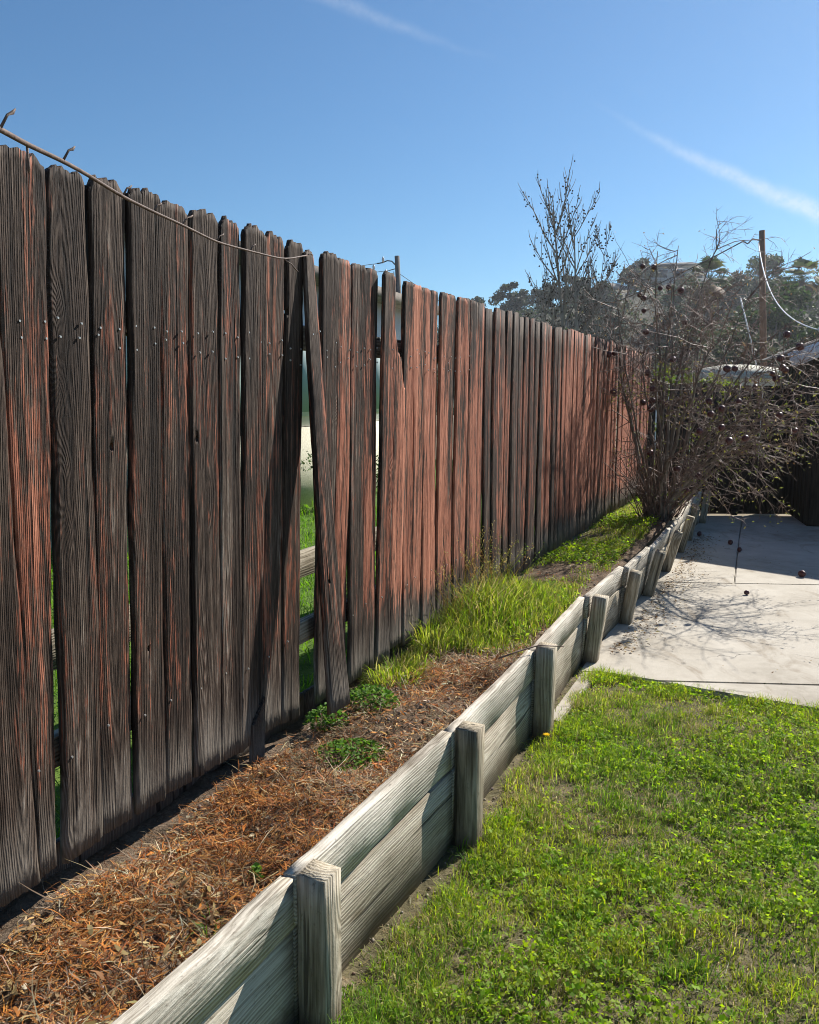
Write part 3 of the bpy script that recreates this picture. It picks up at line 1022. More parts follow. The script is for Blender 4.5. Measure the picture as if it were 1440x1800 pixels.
# ================================================================== BLADES, FIBRES, LEAVES
def blades(P, h, w, az, lean, col, curve=0.5, tipcol=None):
    """grass blades: P (n,3) roots; returns V,Q,T,C"""
    n = len(P)
    dx, dy = np.cos(az), np.sin(az)
    out = np.stack([dx, dy, np.zeros(n)], -1)
    side = np.stack([-dy, dx, np.zeros(n)], -1)
    roll = RNG.uniform(-.9, .9, n)[:, None]
    side = side * np.cos(roll) + out * np.sin(roll)
    up = np.array([0, 0, 1.0])
    l1 = lean[:, None]
    m = P + (out * np.sin(l1) + up * np.cos(l1)) * (h * 0.55)[:, None]
    l2 = (lean + curve * RNG.uniform(.4, 1.4, n))[:, None]
    t = m + (out * np.sin(l2) + up * np.cos(l2)) * (h * 0.45)[:, None]
    hw = (w * 0.5)[:, None]
    V = np.stack([P - side * hw, P + side * hw, m + side * hw * .85, m - side * hw * .85, t], 1).reshape(-1, 3)
    o = np.arange(n)[:, None] * 5
    Q = o + np.array([0, 1, 2, 3])
    T = o + np.array([3, 2, 4])
    C = np.repeat(col[:, None, :], 5, 1)
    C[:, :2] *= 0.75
    return V, Q, T, C.reshape(-1, 3)


def leaves(P, size, nrm_up=0.6, col=None, aspect=0.6):
    """small leaf quads (kite) at P with random facing"""
    n = len(P)
    nv = RNG.normal(0, 1, (n, 3))
    nv[:, 2] = np.abs(nv[:, 2]) + nrm_up * 2
    nv /= np.linalg.norm(nv, axis=1)[:, None]
    a = RNG.normal(0, 1, (n, 3))
    a -= nv * (a * nv).sum(1)[:, None]
    a /= np.linalg.norm(a, axis=1)[:, None]
    b = np.cross(nv, a)
    sz = np.broadcast_to(size, (n,))[:, None]
    bend = nv * sz * 0.12
    V = np.stack([P - a * sz * .5, P + b * sz * aspect * .5 + bend, P + a * sz * .5, P - b * sz * aspect * .5 + bend], 1).reshape(-1, 3)
    Q = np.arange(n)[:, None] * 4 + np.arange(4)
    return V, Q, np.repeat(col, 4, 0)


def pick(colors, n, jit=0.15):
    c = np.array(colors)[RNG.integers(0, len(colors), n)]
    return np.clip(c * RNG.uniform(1 - jit, 1 + jit, (n, 1)) * RNG.uniform(1 - jit * .4, 1 + jit * .4, (n, 3)), 0, 1)


G_LAWN = [(.25, .35, .035), (.32, .41, .045), (.35, .42, .06), (.12, .22, .028), (.30, .37, .07)]
G_DRY = [(.34, .28, .13), (.28, .24, .10), (.42, .36, .20)]
G_CLOVER = [(.24, .35, .04), (.29, .39, .05), (.17, .28, .035), (.27, .36, .055)]


def wall_x(y):
    return np.interp(y, [p[1] for p in WALL], [p[0] for p in WALL])


# ---- lawn
def build_lawn():
    mb = MB()
    N = 600000
    x = RNG.uniform(-1.1, 4.6, N)
    y = RNG.uniform(0.7, 4.75, N)
    dw = (x - wall_x(y)) * 0.9
    strip = 0.055 + 0.045 * sn(x, y, 41, 2.5, 3)
    keep = (dw > np.maximum(strip, .03)) | ((dw > .01) & (RNG.random(N) < .05))
    sd = slab_d(x, y)
    keep &= sd < 0.045 + 0.025 * sn(x, y, 42, 4)
    dens = 0.80 + 0.34 * sn(x, y, 43, 1.6, 4) + 0.45 * np.clip(sn(x, y, 55, 7, 3), -1, 1)
    keep &= RNG.random(N) < np.clip(dens, .12, 1)
    # thinner where no one looks
    keep &= (RNG.random(N) < np.where((x > 2.9), .35, 1.0))
    x, y = x[keep], y[keep]
    n = len(x)
    P = np.stack([x, y, lawn_z(x, y) - .004], -1)
    hgt = 0.030 + 0.012 * sn(x, y, 44, 1.4, 3) + 0.030 * np.clip(sn(x, y, 45, 6, 3), -.6, 1)
    # longer along the wall and the slab
    dw = (x - wall_x(y)) * .9
    hgt = hgt + 0.022 * np.exp(-((dw - .16) / .10) ** 2) + 0.020 * np.exp(-(slab_d(x, y) / .14) ** 2)
    h = np.clip(hgt, .016, .08) * RNG.uniform(.6, 1.5, n)
    w = RNG.uniform(.0016, .0034, n)
    col = pick(G_LAWN, n, .25)
    lush = np.clip(.5 + .6 * sn(x, y, 46, 1.1, 3), 0, 1)[:, None]
    col = col * (0.72 + .55 * lush)
    tone_ = sn(x, y, 66, .9, 3)[:, None]
    col = col * np.where(tone_ > 0, 1 + tone_ * np.array([.22, .08, .1]), 1 + tone_ * np.array([.45, .22, .1]))
    dry = RNG.random(n) < np.clip(.18 + .42 * sn(x, y, 47, 2.2, 4), .04, .7)
    col[dry] = pick(G_DRY, int(dry.sum()), .2)
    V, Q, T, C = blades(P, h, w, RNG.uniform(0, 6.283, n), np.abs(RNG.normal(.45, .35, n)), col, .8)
    mb.add(V, Q, T, C)
    # coarse tufts standing above the rest
    for q in range(420):
        cx, cy = RNG.uniform(-.8, 3.0), RNG.uniform(.9, 4.55)
        if cx < wall_x(cy) + .08 or slab_d(cx, cy) > 0:
            continue
        m = int(RNG.integers(30, 90))
        rr_ = RNG.uniform(.015, .05)
        P = np.stack([cx + RNG.normal(0, rr_, m), cy + RNG.normal(0, rr_, m), np.full(m, float(lawn_z(cx, cy)) - .004)], -1)
        cc = pick([G_LAWN[RNG.integers(0, 5)], (.09, .18, .025), (.14, .25, .03)], m, .2)
        V, Q, T, C = blades(P, RNG.uniform(.04, .085, m), RNG.uniform(.002, .0038, m), RNG.uniform(0, 6.28, m), np.abs(RNG.normal(.5, .3, m)), cc, .9)
        mb.add(V, Q, T, C)
    # clover and small broad-leaved weeds
    K = 64000
    x = RNG.uniform(-1.0, 4.4, K)
    y = RNG.uniform(0.8, 4.7, K)
    m = (sn(x, y, 48, 1.5, 4) + RNG.normal(0, .3, K) > 0.05) & ((x - wall_x(y)) > .13) & (slab_d(x, y) < -.02)
    m &= RNG.random(K) < np.where(x > 2.9, .4, 1)
    x, y = x[m], y[m]
    k = len(x)
    hz = RNG.uniform(.016, .036, k) + .016 * np.clip(sn(x, y, 45, 6, 3), -.4, 1)
    c = pick(G_CLOVER, k, .22)
    for q in range(3):
        an = RNG.uniform(0, .7, k) + q * 2.094
        rr_ = RNG.uniform(.005, .010, k)
        P = np.stack([x + np.cos(an) * rr_, y + np.sin(an) * rr_, lawn_z(x, y) + hz + RNG.normal(0, .002, k)], -1)
        V, Q, C = leaves(P, RNG.uniform(.008, .019, k), .35, c, .85)
        mb.add(V, Q, None, C)
    # thatch lying flat
    K = 30000
    x = RNG.uniform(-1.0, 3.4, K)
    y = RNG.uniform(0.8, 4.6, K)
    m = ((x - wall_x(y)) > .0) & (slab_d(x, y) < .02)
    x, y = x[m], y[m]
    k = len(x)
    P = np.stack([x, y, lawn_z(x, y) + RNG.uniform(.001, .012, k)], -1)
    V, Q, T, C = blades(P, RNG.uniform(.02, .06, k), RNG.uniform(.001, .0025, k), RNG.uniform(0, 6.28, k), RNG.uniform(1.25, 1.6, k),
                        pick(G_DRY + [(.2, .15, .08), (.5, .45, .33)], k, .25), .15)
    mb.add(V, Q, T, C)
    o = obj('lawn_grass', mb.mesh('lawn_grass'), M_GRASS)
    tag(o, 'short patchy lawn grass mixed with clover', 'grass', None, 'stuff')


build_lawn()


# ---- shredded bark mulch and dry litter in the bed
BARK = [(.42, .155, .035), (.50, .21, .055), (.34, .115, .028), (.22, .075, .022), (.52, .29, .11), (.09, .038, .017), (.13, .05, .02)]
STRAW = [(.42, .32, .18), (.34, .25, .14), (.52, .44, .30), (.24, .17, .10), (.14, .09, .055)]


def fibres(mb, s, n, L, w, col, lift=0.012, pitch=.35, curl=1.0):
    k = len(s)
    x, y = fp_arr(s, n)
    z = bed_z(s, n) + RNG.uniform(0, 1, k) ** 1.7 * lift
    az = RNG.uniform(0, 6.283, k)
    pi = RNG.normal(0, pitch, k)
    cv = RNG.normal(0, curl, k)
    pts = []
    px, py, pz = x, y, z
    a = az.copy()
    pc = pi.copy()
    sides = []
    for j in range(4):
        pts.append(np.stack([px, py, pz], -1))
        sides.append(np.stack([-np.sin(a), np.cos(a), RNG.normal(0, .35, k)], -1))
        st = L / 3
        px = px + np.cos(a) * np.cos(pc) * st
        py = py + np.sin(a) * np.cos(pc) * st
        pz = pz + np.sin(pc) * st
        a = a + cv * .45
        pc = pc - .30 * np.sign(pi) * RNG.uniform(.2, 1.0, k)
    hw = (w / 2)[:, None]
    V = np.stack([v for p_, s_, f_ in zip(pts, sides, (.6, 1, .9, .25)) for v in (p_ - s_ * hw * f_, p_ + s_ * hw * f_)], 1).reshape(-1, 3)
    zb = np.repeat(bed_z(s, n), 8) - .004
    V[:, 2] = np.maximum(V[:, 2], zb)
    rel = V[:, :2] - np.array([F0.x, F0.y])
    vs_, vn_ = rel @ np.array([U.x, U.y]), rel @ np.array([NY.x, NY.y])
    ok = (vn_ < wall_n(vs_) - .042).reshape(k, 8).all(1)
    V = V.reshape(k, 8, 3)[ok].reshape(-1, 3)
    col = col[ok]
    k = int(ok.sum())
    o = np.arange(k)[:, None] * 8
    Q = np.concatenate([o + np.array([0, 1, 3, 2]) + 2 * j for j in range(3)])
    mb.add(V, Q, None, np.repeat(col, 8, 0))


def build_mulch():
    mb = MB()
    N = 120000
    s = RNG.uniform(-1.3, 2.9, N)
    n = RNG.uniform(-.02, .60, N)
    fall = np.clip(1.0 - (s - .75) / .75, .16, 1) + .45 * np.exp(-((s - 1.85) / .3) ** 2) * (n > .2)
    dens = fall * (.62 + .55 * sn(s, n, 51, 4.0, 4))
    dens = dens * np.where(n < .08, .10, np.where(n < .13, .5, 1))
    keep = RNG.random(N) < np.clip(dens, .04, 1)
    s, n = s[keep], n[keep]
    k = len(s)
    redness = np.clip(.80 + .55 * sn(s, n, 52, 1.6, 3) - .35 * np.clip((s - .9) / .8, 0, 1) - .40 * np.exp(-((s + .35) / .32) ** 2), .05, .95)
    isred = RNG.random(k) < redness
    col = np.where(isred[:, None], pick(BARK, k, .3), pick(STRAW, k, .3))
    col = col * np.clip(.86 + .55 * sn(s, n, 58, 5.0, 3), .36, 1.2)[:, None]
    fibres(mb, s, n, RNG.uniform(.018, .062, k), RNG.uniform(.0009, .0030, k), col, .022, .46)
    # longer pale strips
    K = 900
    s = RNG.uniform(-1.2, 2.6, K)
    n = RNG.uniform(.03, .58, K)
    fibres(mb, s, n, RNG.uniform(.05, .16, K), RNG.uniform(.0012, .0035, K), pick(STRAW + [(.5, .38, .25)], K, .25), .026, .30, .6)
    # flat chips
    K = 2200
    s = RNG.uniform(-1.3, 2.3, K)
    n = RNG.uniform(.03, .58, K)
    fibres(mb, s, n, RNG.uniform(.012, .04, K), RNG.uniform(.004, .011, K), pick(STRAW + BARK, K, .25), .020, .35, .4)
    # broad bark flakes and old leaves near the first plank
    K = 700
    s = RNG.uniform(-1.3, .15, K)
    n = RNG.uniform(.10, .56, K)
    fibres(mb, s, n, RNG.uniform(.02, .055, K), RNG.uniform(.004, .011, K), pick([(.34, .23, .10), (.26, .14, .06), (.38, .28, .14), (.16, .09, .045), (.36, .16, .045)], K, .25), .024, .35, .4)
    # litter further along, among the grass
    K = 9000
    s = RNG.uniform(1.6, 8.8, K)
    n = RNG.uniform(.0, .60, K)
    m = RNG.random(K) < np.clip(.45 + .6 * sn(s, n, 53, 1.6, 3), .1, 1)
    s, n = s[m], n[m]
    k = len(s)
    fibres(mb, s, n, RNG.uniform(.02, .06, k), RNG.uniform(.0015, .005, k), pick(STRAW + BARK[:3], k, .3), .016, .3)
    o = obj('bark_mulch', mb.mesh('bark_mulch'), M_MULCH)
    tag(o, 'shredded orange bark mulch and dry litter covering the planting bed', 'mulch', None, 'stuff')


build_mulch()


# ---- small stones and clods in the bare part of the bed
def build_clods():
    mb = MB()
    ico = bmesh.new()
    bmesh.ops.create_icosphere(ico, subdivisions=1, radius=1)
    IV = np.array([v.co[:] for v in ico.verts])
    IT = np.array([[v.index for v in f.verts] for f in ico.faces])
    ico.free()
    for k in range(900):
        s = RNG.uniform(.2, 3.6) if k % 3 else RNG.uniform(-1, 8)
        n = RNG.uniform(.0, .59)
        x, y = fp_arr(s, n)
        r_ = RNG.uniform(.0025, .009) * (2 if RNG.random() < .04 else 1)
        V = IV * r_ * RNG.uniform(.6, 1.3, 3) * (1 + RNG.normal(0, .12, (len(IV), 1))) + np.array([x, y, float(bed_z(s, n)) + r_ * .3])
        mb.add(V, None, IT, pick([(.30, .25, .19), (.20, .15, .11), (.38, .33, .27)], 1, .2)[0])
    for k in range(260):      # along the foot of the wall
        y = RNG.uniform(1.2, 4.5)
        x = float(wall_x(y)) + RNG.uniform(.0, .13)
        r_ = RNG.uniform(.0025, .008)
        V = IV * r_ * RNG.uniform(.6, 1.3, 3) + np.array([x, y, float(lawn_z(x, y)) + r_ * .3])
        mb.add(V, None, IT, pick([(.30, .25, .19), (.20, .15, .11), (.38, .33, .27)], 1, .2)[0])
    o = obj('soil_clods', mb.mesh('soil_clods'), M_MULCH)
    tag(o, 'small clods and pebbles scattered on the bare soil', 'soil', None, 'stuff')


build_clods()

# ---- grass growing in the far part of the bed
G_BED = [(.19, .27, .032), (.24, .31, .04), (.29, .34, .06), (.11, .19, .026), (.34, .35, .09)]


def build_bed_grass():
    mb = MB()
    N = 64000
    s = RNG.uniform(1.35, 9.2, N)
    n = RNG.uniform(-.03, .585, N)
    w_ = np.clip((s - 1.5) / 1.2, 0, 1)
    d = .10 + .62 * w_ + .75 * sn(s, n, 61, 1.8, 4) + .8 * np.exp(-((s - 2.8) / .75) ** 2 - ((n - .22) / .30) ** 2)
    d -= .9 * np.exp(-((s - 4.0) / .30) ** 2 - ((n - .15) / .15) ** 2)
    d -= .6 * np.clip((n - .50) / .08, 0, 1)
    d -= .36 * np.clip((s - 3.5) / .5, 0, 1)
    d -= .8 * (s < 2.2) * (n > .22)
    keep = RNG.random(N) < np.clip(d, 0, 1)
    s, n = s[keep], n[keep]
    k = len(s)
    x, y = fp_arr(s, n)
    P = np.stack([x, y, bed_z(s, n) - .004], -1)
    tall = np.exp(-((s - 2.85) / .55) ** 2 - ((n - .20) / .24) ** 2)
    h = (0.045 + .03 * np.clip(sn(s, n, 62, 2.2, 3), -.8, 1) + .20 * tall) * RNG.uniform(.5, 1.4, k)
    h = np.clip(h, .02, .34)
    col = pick(G_BED, k, .25)
    dry = RNG.random(k) < .14
    col[dry] = pick(G_DRY, int(dry.sum()), .2)
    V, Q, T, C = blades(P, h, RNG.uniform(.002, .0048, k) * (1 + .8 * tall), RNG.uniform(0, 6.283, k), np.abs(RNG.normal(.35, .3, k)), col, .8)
    mb.add(V, Q, T, C)
    K = 16000
    s = RNG.uniform(1.7, 8.8, K)
    n = RNG.uniform(.0, .56, K)
    m = RNG.random(K) < np.clip(.25 + .8 * sn(s, n, 63, 1.5, 4), 0, 1) * np.clip((s - 1.8) / 1, 0, 1)
    s, n = s[m], n[m]
    k = len(s)
    x, y = fp_arr(s, n)
    P = np.stack([x, y, bed_z(s, n) + RNG.uniform(.01, .06, k)], -1)
    V, Q, C = leaves(P, RNG.uniform(.012, .034, k), .5, pick(G_CLOVER, k, .25), .7)
    mb.add(V, Q, None, C)
    o = obj('bed_grass', mb.mesh('bed_grass'), M_GRASS)
    tag(o, 'bright green grass and weeds growing in the far end of the planting bed', 'grass', None, 'stuff')


build_bed_grass()


# ---- individual weed clumps
def weed(name, label, s, n, r, hgt, kind, count, cols, group=None):
    x, y = fp_arr(s, n)
    t = thing(name, label, 'plant', (x, y, float(bed_z(s, n))), group)
    mb = MB()
    k = count
    a = RNG.uniform(0, 6.283, k)
    q = np.sqrt(RNG.random(k)) * r
    px, py = x + np.cos(a) * q, y + np.sin(a) * q
    ss, nn = np.full(k, s), np.full(k, n)
    z0 = float(bed_z(s, n)) - .004
    if kind == 'grass':
        P = np.stack([px, py, np.full(k, z0)], -1)
        V, Q, T, C = blades(P, RNG.uniform(.5, 1.2, k) * hgt, RNG.uniform(.002, .005, k), a + RNG.normal(0, .5, k), np.abs(RNG.normal(.35, .25, k)) + q / r * .3, pick(cols, k, .25), .9)
        mb.add(V, Q, T, C)
        obj('blades', mb.mesh('blades'), M_GRASS, t, kind='stuff')
    else:
        hz = hgt * (1 - (q / r) ** 2) * RNG.uniform(.35, 1.0, k) + .008
        P = np.stack([px, py, z0 + hz], -1)
        V, Q, C = leaves(P, RNG.uniform(.010, .026, k), .45, pick(cols, k, .25), .6)
        mb.add(V, Q, None, C)
        obj('leaves', mb.mesh('leaves'), M_LEAF, t, kind='stuff')
        st = MB()
        for j in range(14):
            e = int(RNG.integers(0, k))
            p1 = P[e]
            p0 = np.array([x + (p1[0] - x) * .2, y + (p1[1] - y) * .2, z0])
            st.tube([p0, (p0 + p1) / 2 + np.array([0, 0, hgt * .2]), p1], [.0022, .0018, .001], 4, (.16, .22, .06))
        obj('stems', st.mesh('stems'), M_LEAF, t, kind='stuff')
    return t


WG = [(.10, .20, .03), (.14, .25, .04), (.07, .15, .025)]
weed('weed_clump', 'leafy green weed clump right at the foot of the loose leaning board', 1.42, .175, .12, .085, 'leaf', 620, WG)
weed('weed_clump', 'leafy green weed clump in the open gap left of the loose board', 1.235, .085, .10, .075, 'leaf', 420, WG)
weed('weed_clump', 'low sprawling weed patch in the mulch between fence and second wall post', 0.98, .33, .13, .035, 'leaf', 520, WG)
weed('weed_clump', 'tiny green sprout in the mulch beside the first wall post', 0.21, .47, .025, .03, 'leaf', 34, WG)
weed('weed_clump', 'small grassy sprout against the nearest retaining wall plank', -.02, .50, .03, .07, 'grass', 26, WG + [(.3, .28, .1)])
weed('grass_tuft', 'green and straw grass tuft at the fence foot beyond the loose board', 1.78, .10, .13, .15, 'grass', 420, G_BED + G_DRY[:1])
weed('grass_tuft', 'spiky grass tuft leaning on the fence before the tall grass', 2.28, .07, .10, .24, 'grass', 420, G_BED + [(.2, .2, .06)])
weed('broadleaf_weed', 'round-leaved bright weed among the grass beside the third wall post', 3.55, .34, .07, .07, 'leaf', 70, [(.12, .26, .035), (.16, .30, .05)])

# tall dry seed stalks standing over the grass
for k, (s, n) in enumerate([(2.55, .10), (2.9, .06), (3.12, .12)]):
    x, y = fp_arr(s, n)
    z0 = float(bed_z(s, n))
    lab = ['dry seed stalks at the near side of the tall grass tuft', 'tallest dry seed stalks rising from the middle of the grass tuft', 'thin dry seed stalks at the far side of the tall grass'][k]
    t = thing('seed_stalks', lab, 'plant', (x, y, z0), 'dry seed stalks by the fence')
    mb = MB()
    for j in range(46 if k != 1 else 60):
        az = RNG.uniform(0, 6.28)
        L = RNG.uniform(.22, .50) * (1.15 if k == 1 else .9)
        b0 = np.array([x + RNG.normal(0, .075), y + RNG.normal(0, .075), z0])
        d = np.array([math.cos(az) * .26, math.sin(az) * .26, 1])
        p1 = b0 + d * L * .5
        p2 = b0 + d * L + np.array([math.cos(az), math.sin(az), -.25]) * L * .22
        c = pick([(.32, .30, .10), (.38, .30, .13), (.20, .26, .06), (.30, .2, .1)], 1, .2)[0]
        mb.tube([b0, p1, p2], [.0013, .0011, .0007], 3, c, False)
        q = np.linspace(.55, 1, 9)[:, None]
        P = p1 * (1 - q) + p2 * q + RNG.normal(0, .008, (9, 3))
        V, Q, C = leaves(P, RNG.uniform(.008, .016, 9), .1, np.tile(c, (9, 1)), .35)
        mb.add(V, Q, None, C)
    obj('stalks', mb.mesh('stalks'), M_GRASS, t, kind='stuff')

# dandelion in the lawn beside the third post
dx_, dy_ = .634, 3.60
t = thing('dandelion', 'single yellow dandelion flower in the grass by the third wall post', 'flower', (dx_, dy_, 0))
mb = MB()
for j in range(26):
    a = j * 2.39996
    rr_ = .0035 + .012 * (j / 26)
    p = np.array([[dx_ + math.cos(a) * rr_, dy_ + math.sin(a) * rr_, .047 - rr_ * .25]])
    V, Q, C = leaves(p, np.array([.014]), .8, np.array([(.85, .6, .02)]), .45)
    mb.add(V, Q, None, C)
obj('petals', mb.mesh('petals'), M_LEAF, t, kind='stuff')
obj('stem', MB().tube([(dx_, dy_, -.01), (dx_ + .004, dy_, .02), (dx_, dy_, .044)], [.0018, .0016, .0016], 5, (.12, .2, .05)).mesh('stem'), M_LEAF, t)

# ---- twig lying over the third post
tw = MB()
c = fp(1.88, .60, .0)
p = np.array([(0.40, 3.55, .425), (.50, 3.62, .437), (.60, 3.68, .445), (.72, 3.69, .436)])
tw.tube(p, [.004, .0042, .0036, .0022], 5)
tag(obj('dry_twig', tw.mesh('dry_twig'), M_TWIG), 'thin reddish dry twig lying across the top of the third wall post', 'twig')

# ---- bare vine cane along the top of the near boards
vb = MB()
VP = []


def vine_pt(s, h, n):
    return np.array(fp(s, n, ZB + h))


vs = [(-0.873, 1.478, 0.97), (-0.821, 1.479, 0.95), (-0.752, 1.488, 0.907), (-0.664, 1.497, 0.864), (-0.588, 1.505, 0.821), (-0.478, 1.503, 0.778), (-0.366, 1.507, 0.735), (-0.248, 1.512, 0.692), (-0.1, 1.51, 0.649), (0.07, 1.522, 0.606), (0.265, 1.535, 0.563), (0.435, 1.573, 0.52)]
VP = np.array([vine_pt(*q) for q in vs])
# smooth resample
tt = np.linspace(0, len(VP) - 1, 60)
idx = np.arange(len(VP))
VS = np.stack([np.interp(tt, idx, VP[:, j]) for j in range(3)], -1)
for _ in range(3):
    VS[1:-1] = (VS[:-2] + VS[1:-1] * 2 + VS[2:]) / 4
vt = thing('vine_cane', 'long bare vine cane arching in front of the fence top at the near end', 'vine', tuple(VS[-1]))
vb.tube(VS, np.linspace(.0030, .0019, 60), 7)
obj('cane', vb.mesh('cane', True), M_CANE, vt)
for i_, ds, dh in [(1, .02, .025), (2, .0, -.03), (3, .02, .022), (5, .02, .02), (6, .02, .018), (7, .03, .022), (8, .025, .02), (9, .02, .018), (10, .06, -.02), (11, .03, .006)]:
    s_, h_, n_ = vs[i_]
    p0, p1 = vine_pt(s_, h_, n_), vine_pt(s_ + ds, h_ + dh, n_)
    sp = MB()
    sp.tube([p0, p0 * .5 + p1 * .5 + np.array([0, 0, .004]), p0 * .2 + p1 * .8, p1], [.0015, .0013, .002, .0007], 6)
    obj('bud_spur', sp.mesh('bud_spur', True), M_CANE, vt)

# ================================================================== POMEGRANATE SHRUB
PB = np.array([2.50, 8.10, .37])
shrub = thing('pomegranate_shrub', 'leafless pomegranate shrub hung with dried dark red fruit at the end of the bed', 'shrub', tuple(PB))
TARGETS = [(2.0, 8.2, 2.15), (2.15, 8.3, 2.6), (2.3, 8.0, 3.05), (2.6, 8.2, 3.25), (2.85, 8.0, 2.9), (3.15, 7.7, 2.5), (3.3, 7.4, 2.15), (3.45, 7.2, 1.75), (3.35, 6.8, 1.45), (2.95, 6.7, 1.65), (2.7, 7.0, 2.0), (3.4, 7.9, 2.0), (3.05, 8.5, 2.6), (2.2, 7.4, 2.1), (3.15, 6.55, 1.2), (2.45, 7.4, 1.1), (2.25, 8.3, 2.05), (2.6, 7.8, 2.3), (2.35, 7.9, 2.5), (3.6, 7.3, 1.55)]
tips = []
twigs = MB()
R = np.random.default_rng(77)


def unit(v):
    return v / (np.linalg.norm(v) + 1e-9)


def twig(mb, p, d, L, r0, r1, seg, wander, droop, k=4, col=None):
    pts = [p]
    d = unit(d)
    for i in range(seg):
        d = unit(d + R.normal(0, wander, 3) + np.array([0, 0, -droop]))
        pts.append(pts[-1] + d * L / seg)
    mb.tube(pts, np.linspace(r0, r1, seg + 1), k, col, False)
    return np.array(pts)


for ti, tg in enumerate(TARGETS):
    tg = np.array(tg) + R.normal(0, .06, 3)
    tg[2] = min(tg[2], 2.95)
    b0 = PB + np.array([R.normal(0, .07), R.normal(0, .07), -.03])
    mid = b0 * .45 + tg * .55 + np.array([0, 0, .32 + .25 * R.random()]) if tg[2] < 2.4 else b0 * .5 + tg * .5 + np.array([R.normal(0, .1), R.normal(0, .1), .1])
    t_ = np.linspace(0, 1, 15)[:, None]
    pts = b0 * (1 - t_) ** 2 + 2 * mid * t_ * (1 - t_) + tg * t_ ** 2
    pts[2:] += np.cumsum(R.normal(0, .012, (13, 3)), 0)
    st = MB()
    r0 = R.uniform(.013, .026)
    st.tube(pts, np.linspace(r0, .0035, 15), 7)
    obj('stem', st.mesh('stem', True), M_BARK, shrub)
    for c in range(13):
        q = R.uniform(.22, 1.0) ** .8
        i = min(13, int(q * 14))
        p = pts[i] + (pts[i + 1] - pts[i]) * R.random()
        along = unit(pts[i + 1] - pts[i])
        out = unit(np.array([p[0] - PB[0], p[1] - PB[1], 0]) + 1e-3)
        d = along * .6 + R.normal(0, .65, 3) + out * .35 + np.array([0, 0, .12])
        b1 = twig(twigs, p, d, R.uniform(.3, .78), .0046, .0022, 6, .16, .05, 4)
        for e in range(6):
            j = R.integers(1, 6)
            p2 = b1[j] + (b1[j + 1] - b1[j]) * R.random()
            b2 = twig(twigs, p2, unit(b1[j + 1] - b1[j]) * .7 + R.normal(0, .6, 3) + np.array([0, 0, -.05]), R.uniform(.12, .36), .0026, .0012, 4, .2, .06, 3)
            tips.append(b2[-1])
            for f in range(4):
                k_ = R.integers(1, 4)
                twig(twigs, b2[k_], R.normal(0, 1, 3) + unit(b2[k_ + 1] - b2[k_]) * .7, R.uniform(.03, .12), .0017, .0008, 2, .25, .08, 3)
        tips.append(b1[-1])
# suckers round the base
for c in range(70):
    a = R.uniform(0, 6.283)
    p = PB + np.array([math.cos(a), math.sin(a), 0]) * R.uniform(.03, .2)
    b1 = twig(twigs, p, np.array([math.cos(a) * .45, math.sin(a) * .45, 1]), R.uniform(.4, 1.2), .0055, .0018, 7, .12, .02, 4)
    for e in range(4):
        j = R.integers(2, 6)
        twig(twigs, b1[j], R.normal(0, 1, 3) + np.array([0, 0, .6]), R.uniform(.1, .3), .003, .0015, 3, .2, .05, 3)
obj('twigs', twigs.mesh('twigs'), M_TWIG, shrub, kind='stuff')
tips = np.array(tips)
# a few withered leaves still hanging, some olive ones low down
k = 700
P = tips[R.integers(0, len(tips), k)] + R.normal(0, .03, (k, 3))
V, Q, C = leaves(P, RNG.uniform(.018, .035, k), .0, pick([(.30, .22, .10), (.22, .14, .07), (.40, .32, .18)], k, .25), .35)
low = tips[tips[:, 2] < 1.75]
k2 = 1500
P2 = low[R.integers(0, len(low), k2)] + R.normal(0, .05, (k2, 3))
V2, Q2, C2 = leaves(P2, RNG.uniform(.018, .04, k2), .0, pick([(.17, .19, .05), (.22, .24, .06), (.12, .13, .04)], k2, .25), .35)
V, Q, C = np.concatenate([V, V2]), np.concatenate([Q, Q2 + len(V)]), np.concatenate([C, C2])
obj('withered_leaves', fast_mesh('withered_leaves', V, Q, None, C), M_LEAF, shrub, kind='stuff')


def fruit_mesh(name, seed):
    r = np.random.default_rng(seed)
    bm = bmesh.new()
    bmesh.ops.create_uvsphere(bm, u_segments=14, v_segments=9, radius=.036)
    for v in bm.verts:
        n = v.co.normalized()
        d = 1 + .05 * math.sin(n.x * 5 + seed) * math.cos(n.y * 4 + seed * 2) + .035 * math.cos(5 * math.atan2(n.y, n.x)) * (1 - n.z ** 2)
        v.co *= d
        v.co.z *= .92
    # crown (calyx) pointing down
    for j in range(6):
        a = j * math.pi / 3
        p0 = Vector((math.cos(a) * .009, math.sin(a) * .009, -.031))
        p1 = Vector((math.cos(a + .6) * .009, math.sin(a + .6) * .009, -.031))
        p2 = Vector((math.cos(a + .3) * .017, math.sin(a + .3) * .017, -.054 - r.uniform(0, .006)))
        bm.faces.new([bm.verts.new(p) for p in (p0, p1, p2)])
    me = bpy.data.meshes.new(name)
    bm.to_mesh(me)
    bm.free()
    for p in me.polygons:
        p.use_smooth = True
    me.materials.append(M_FRUIT)
    return me


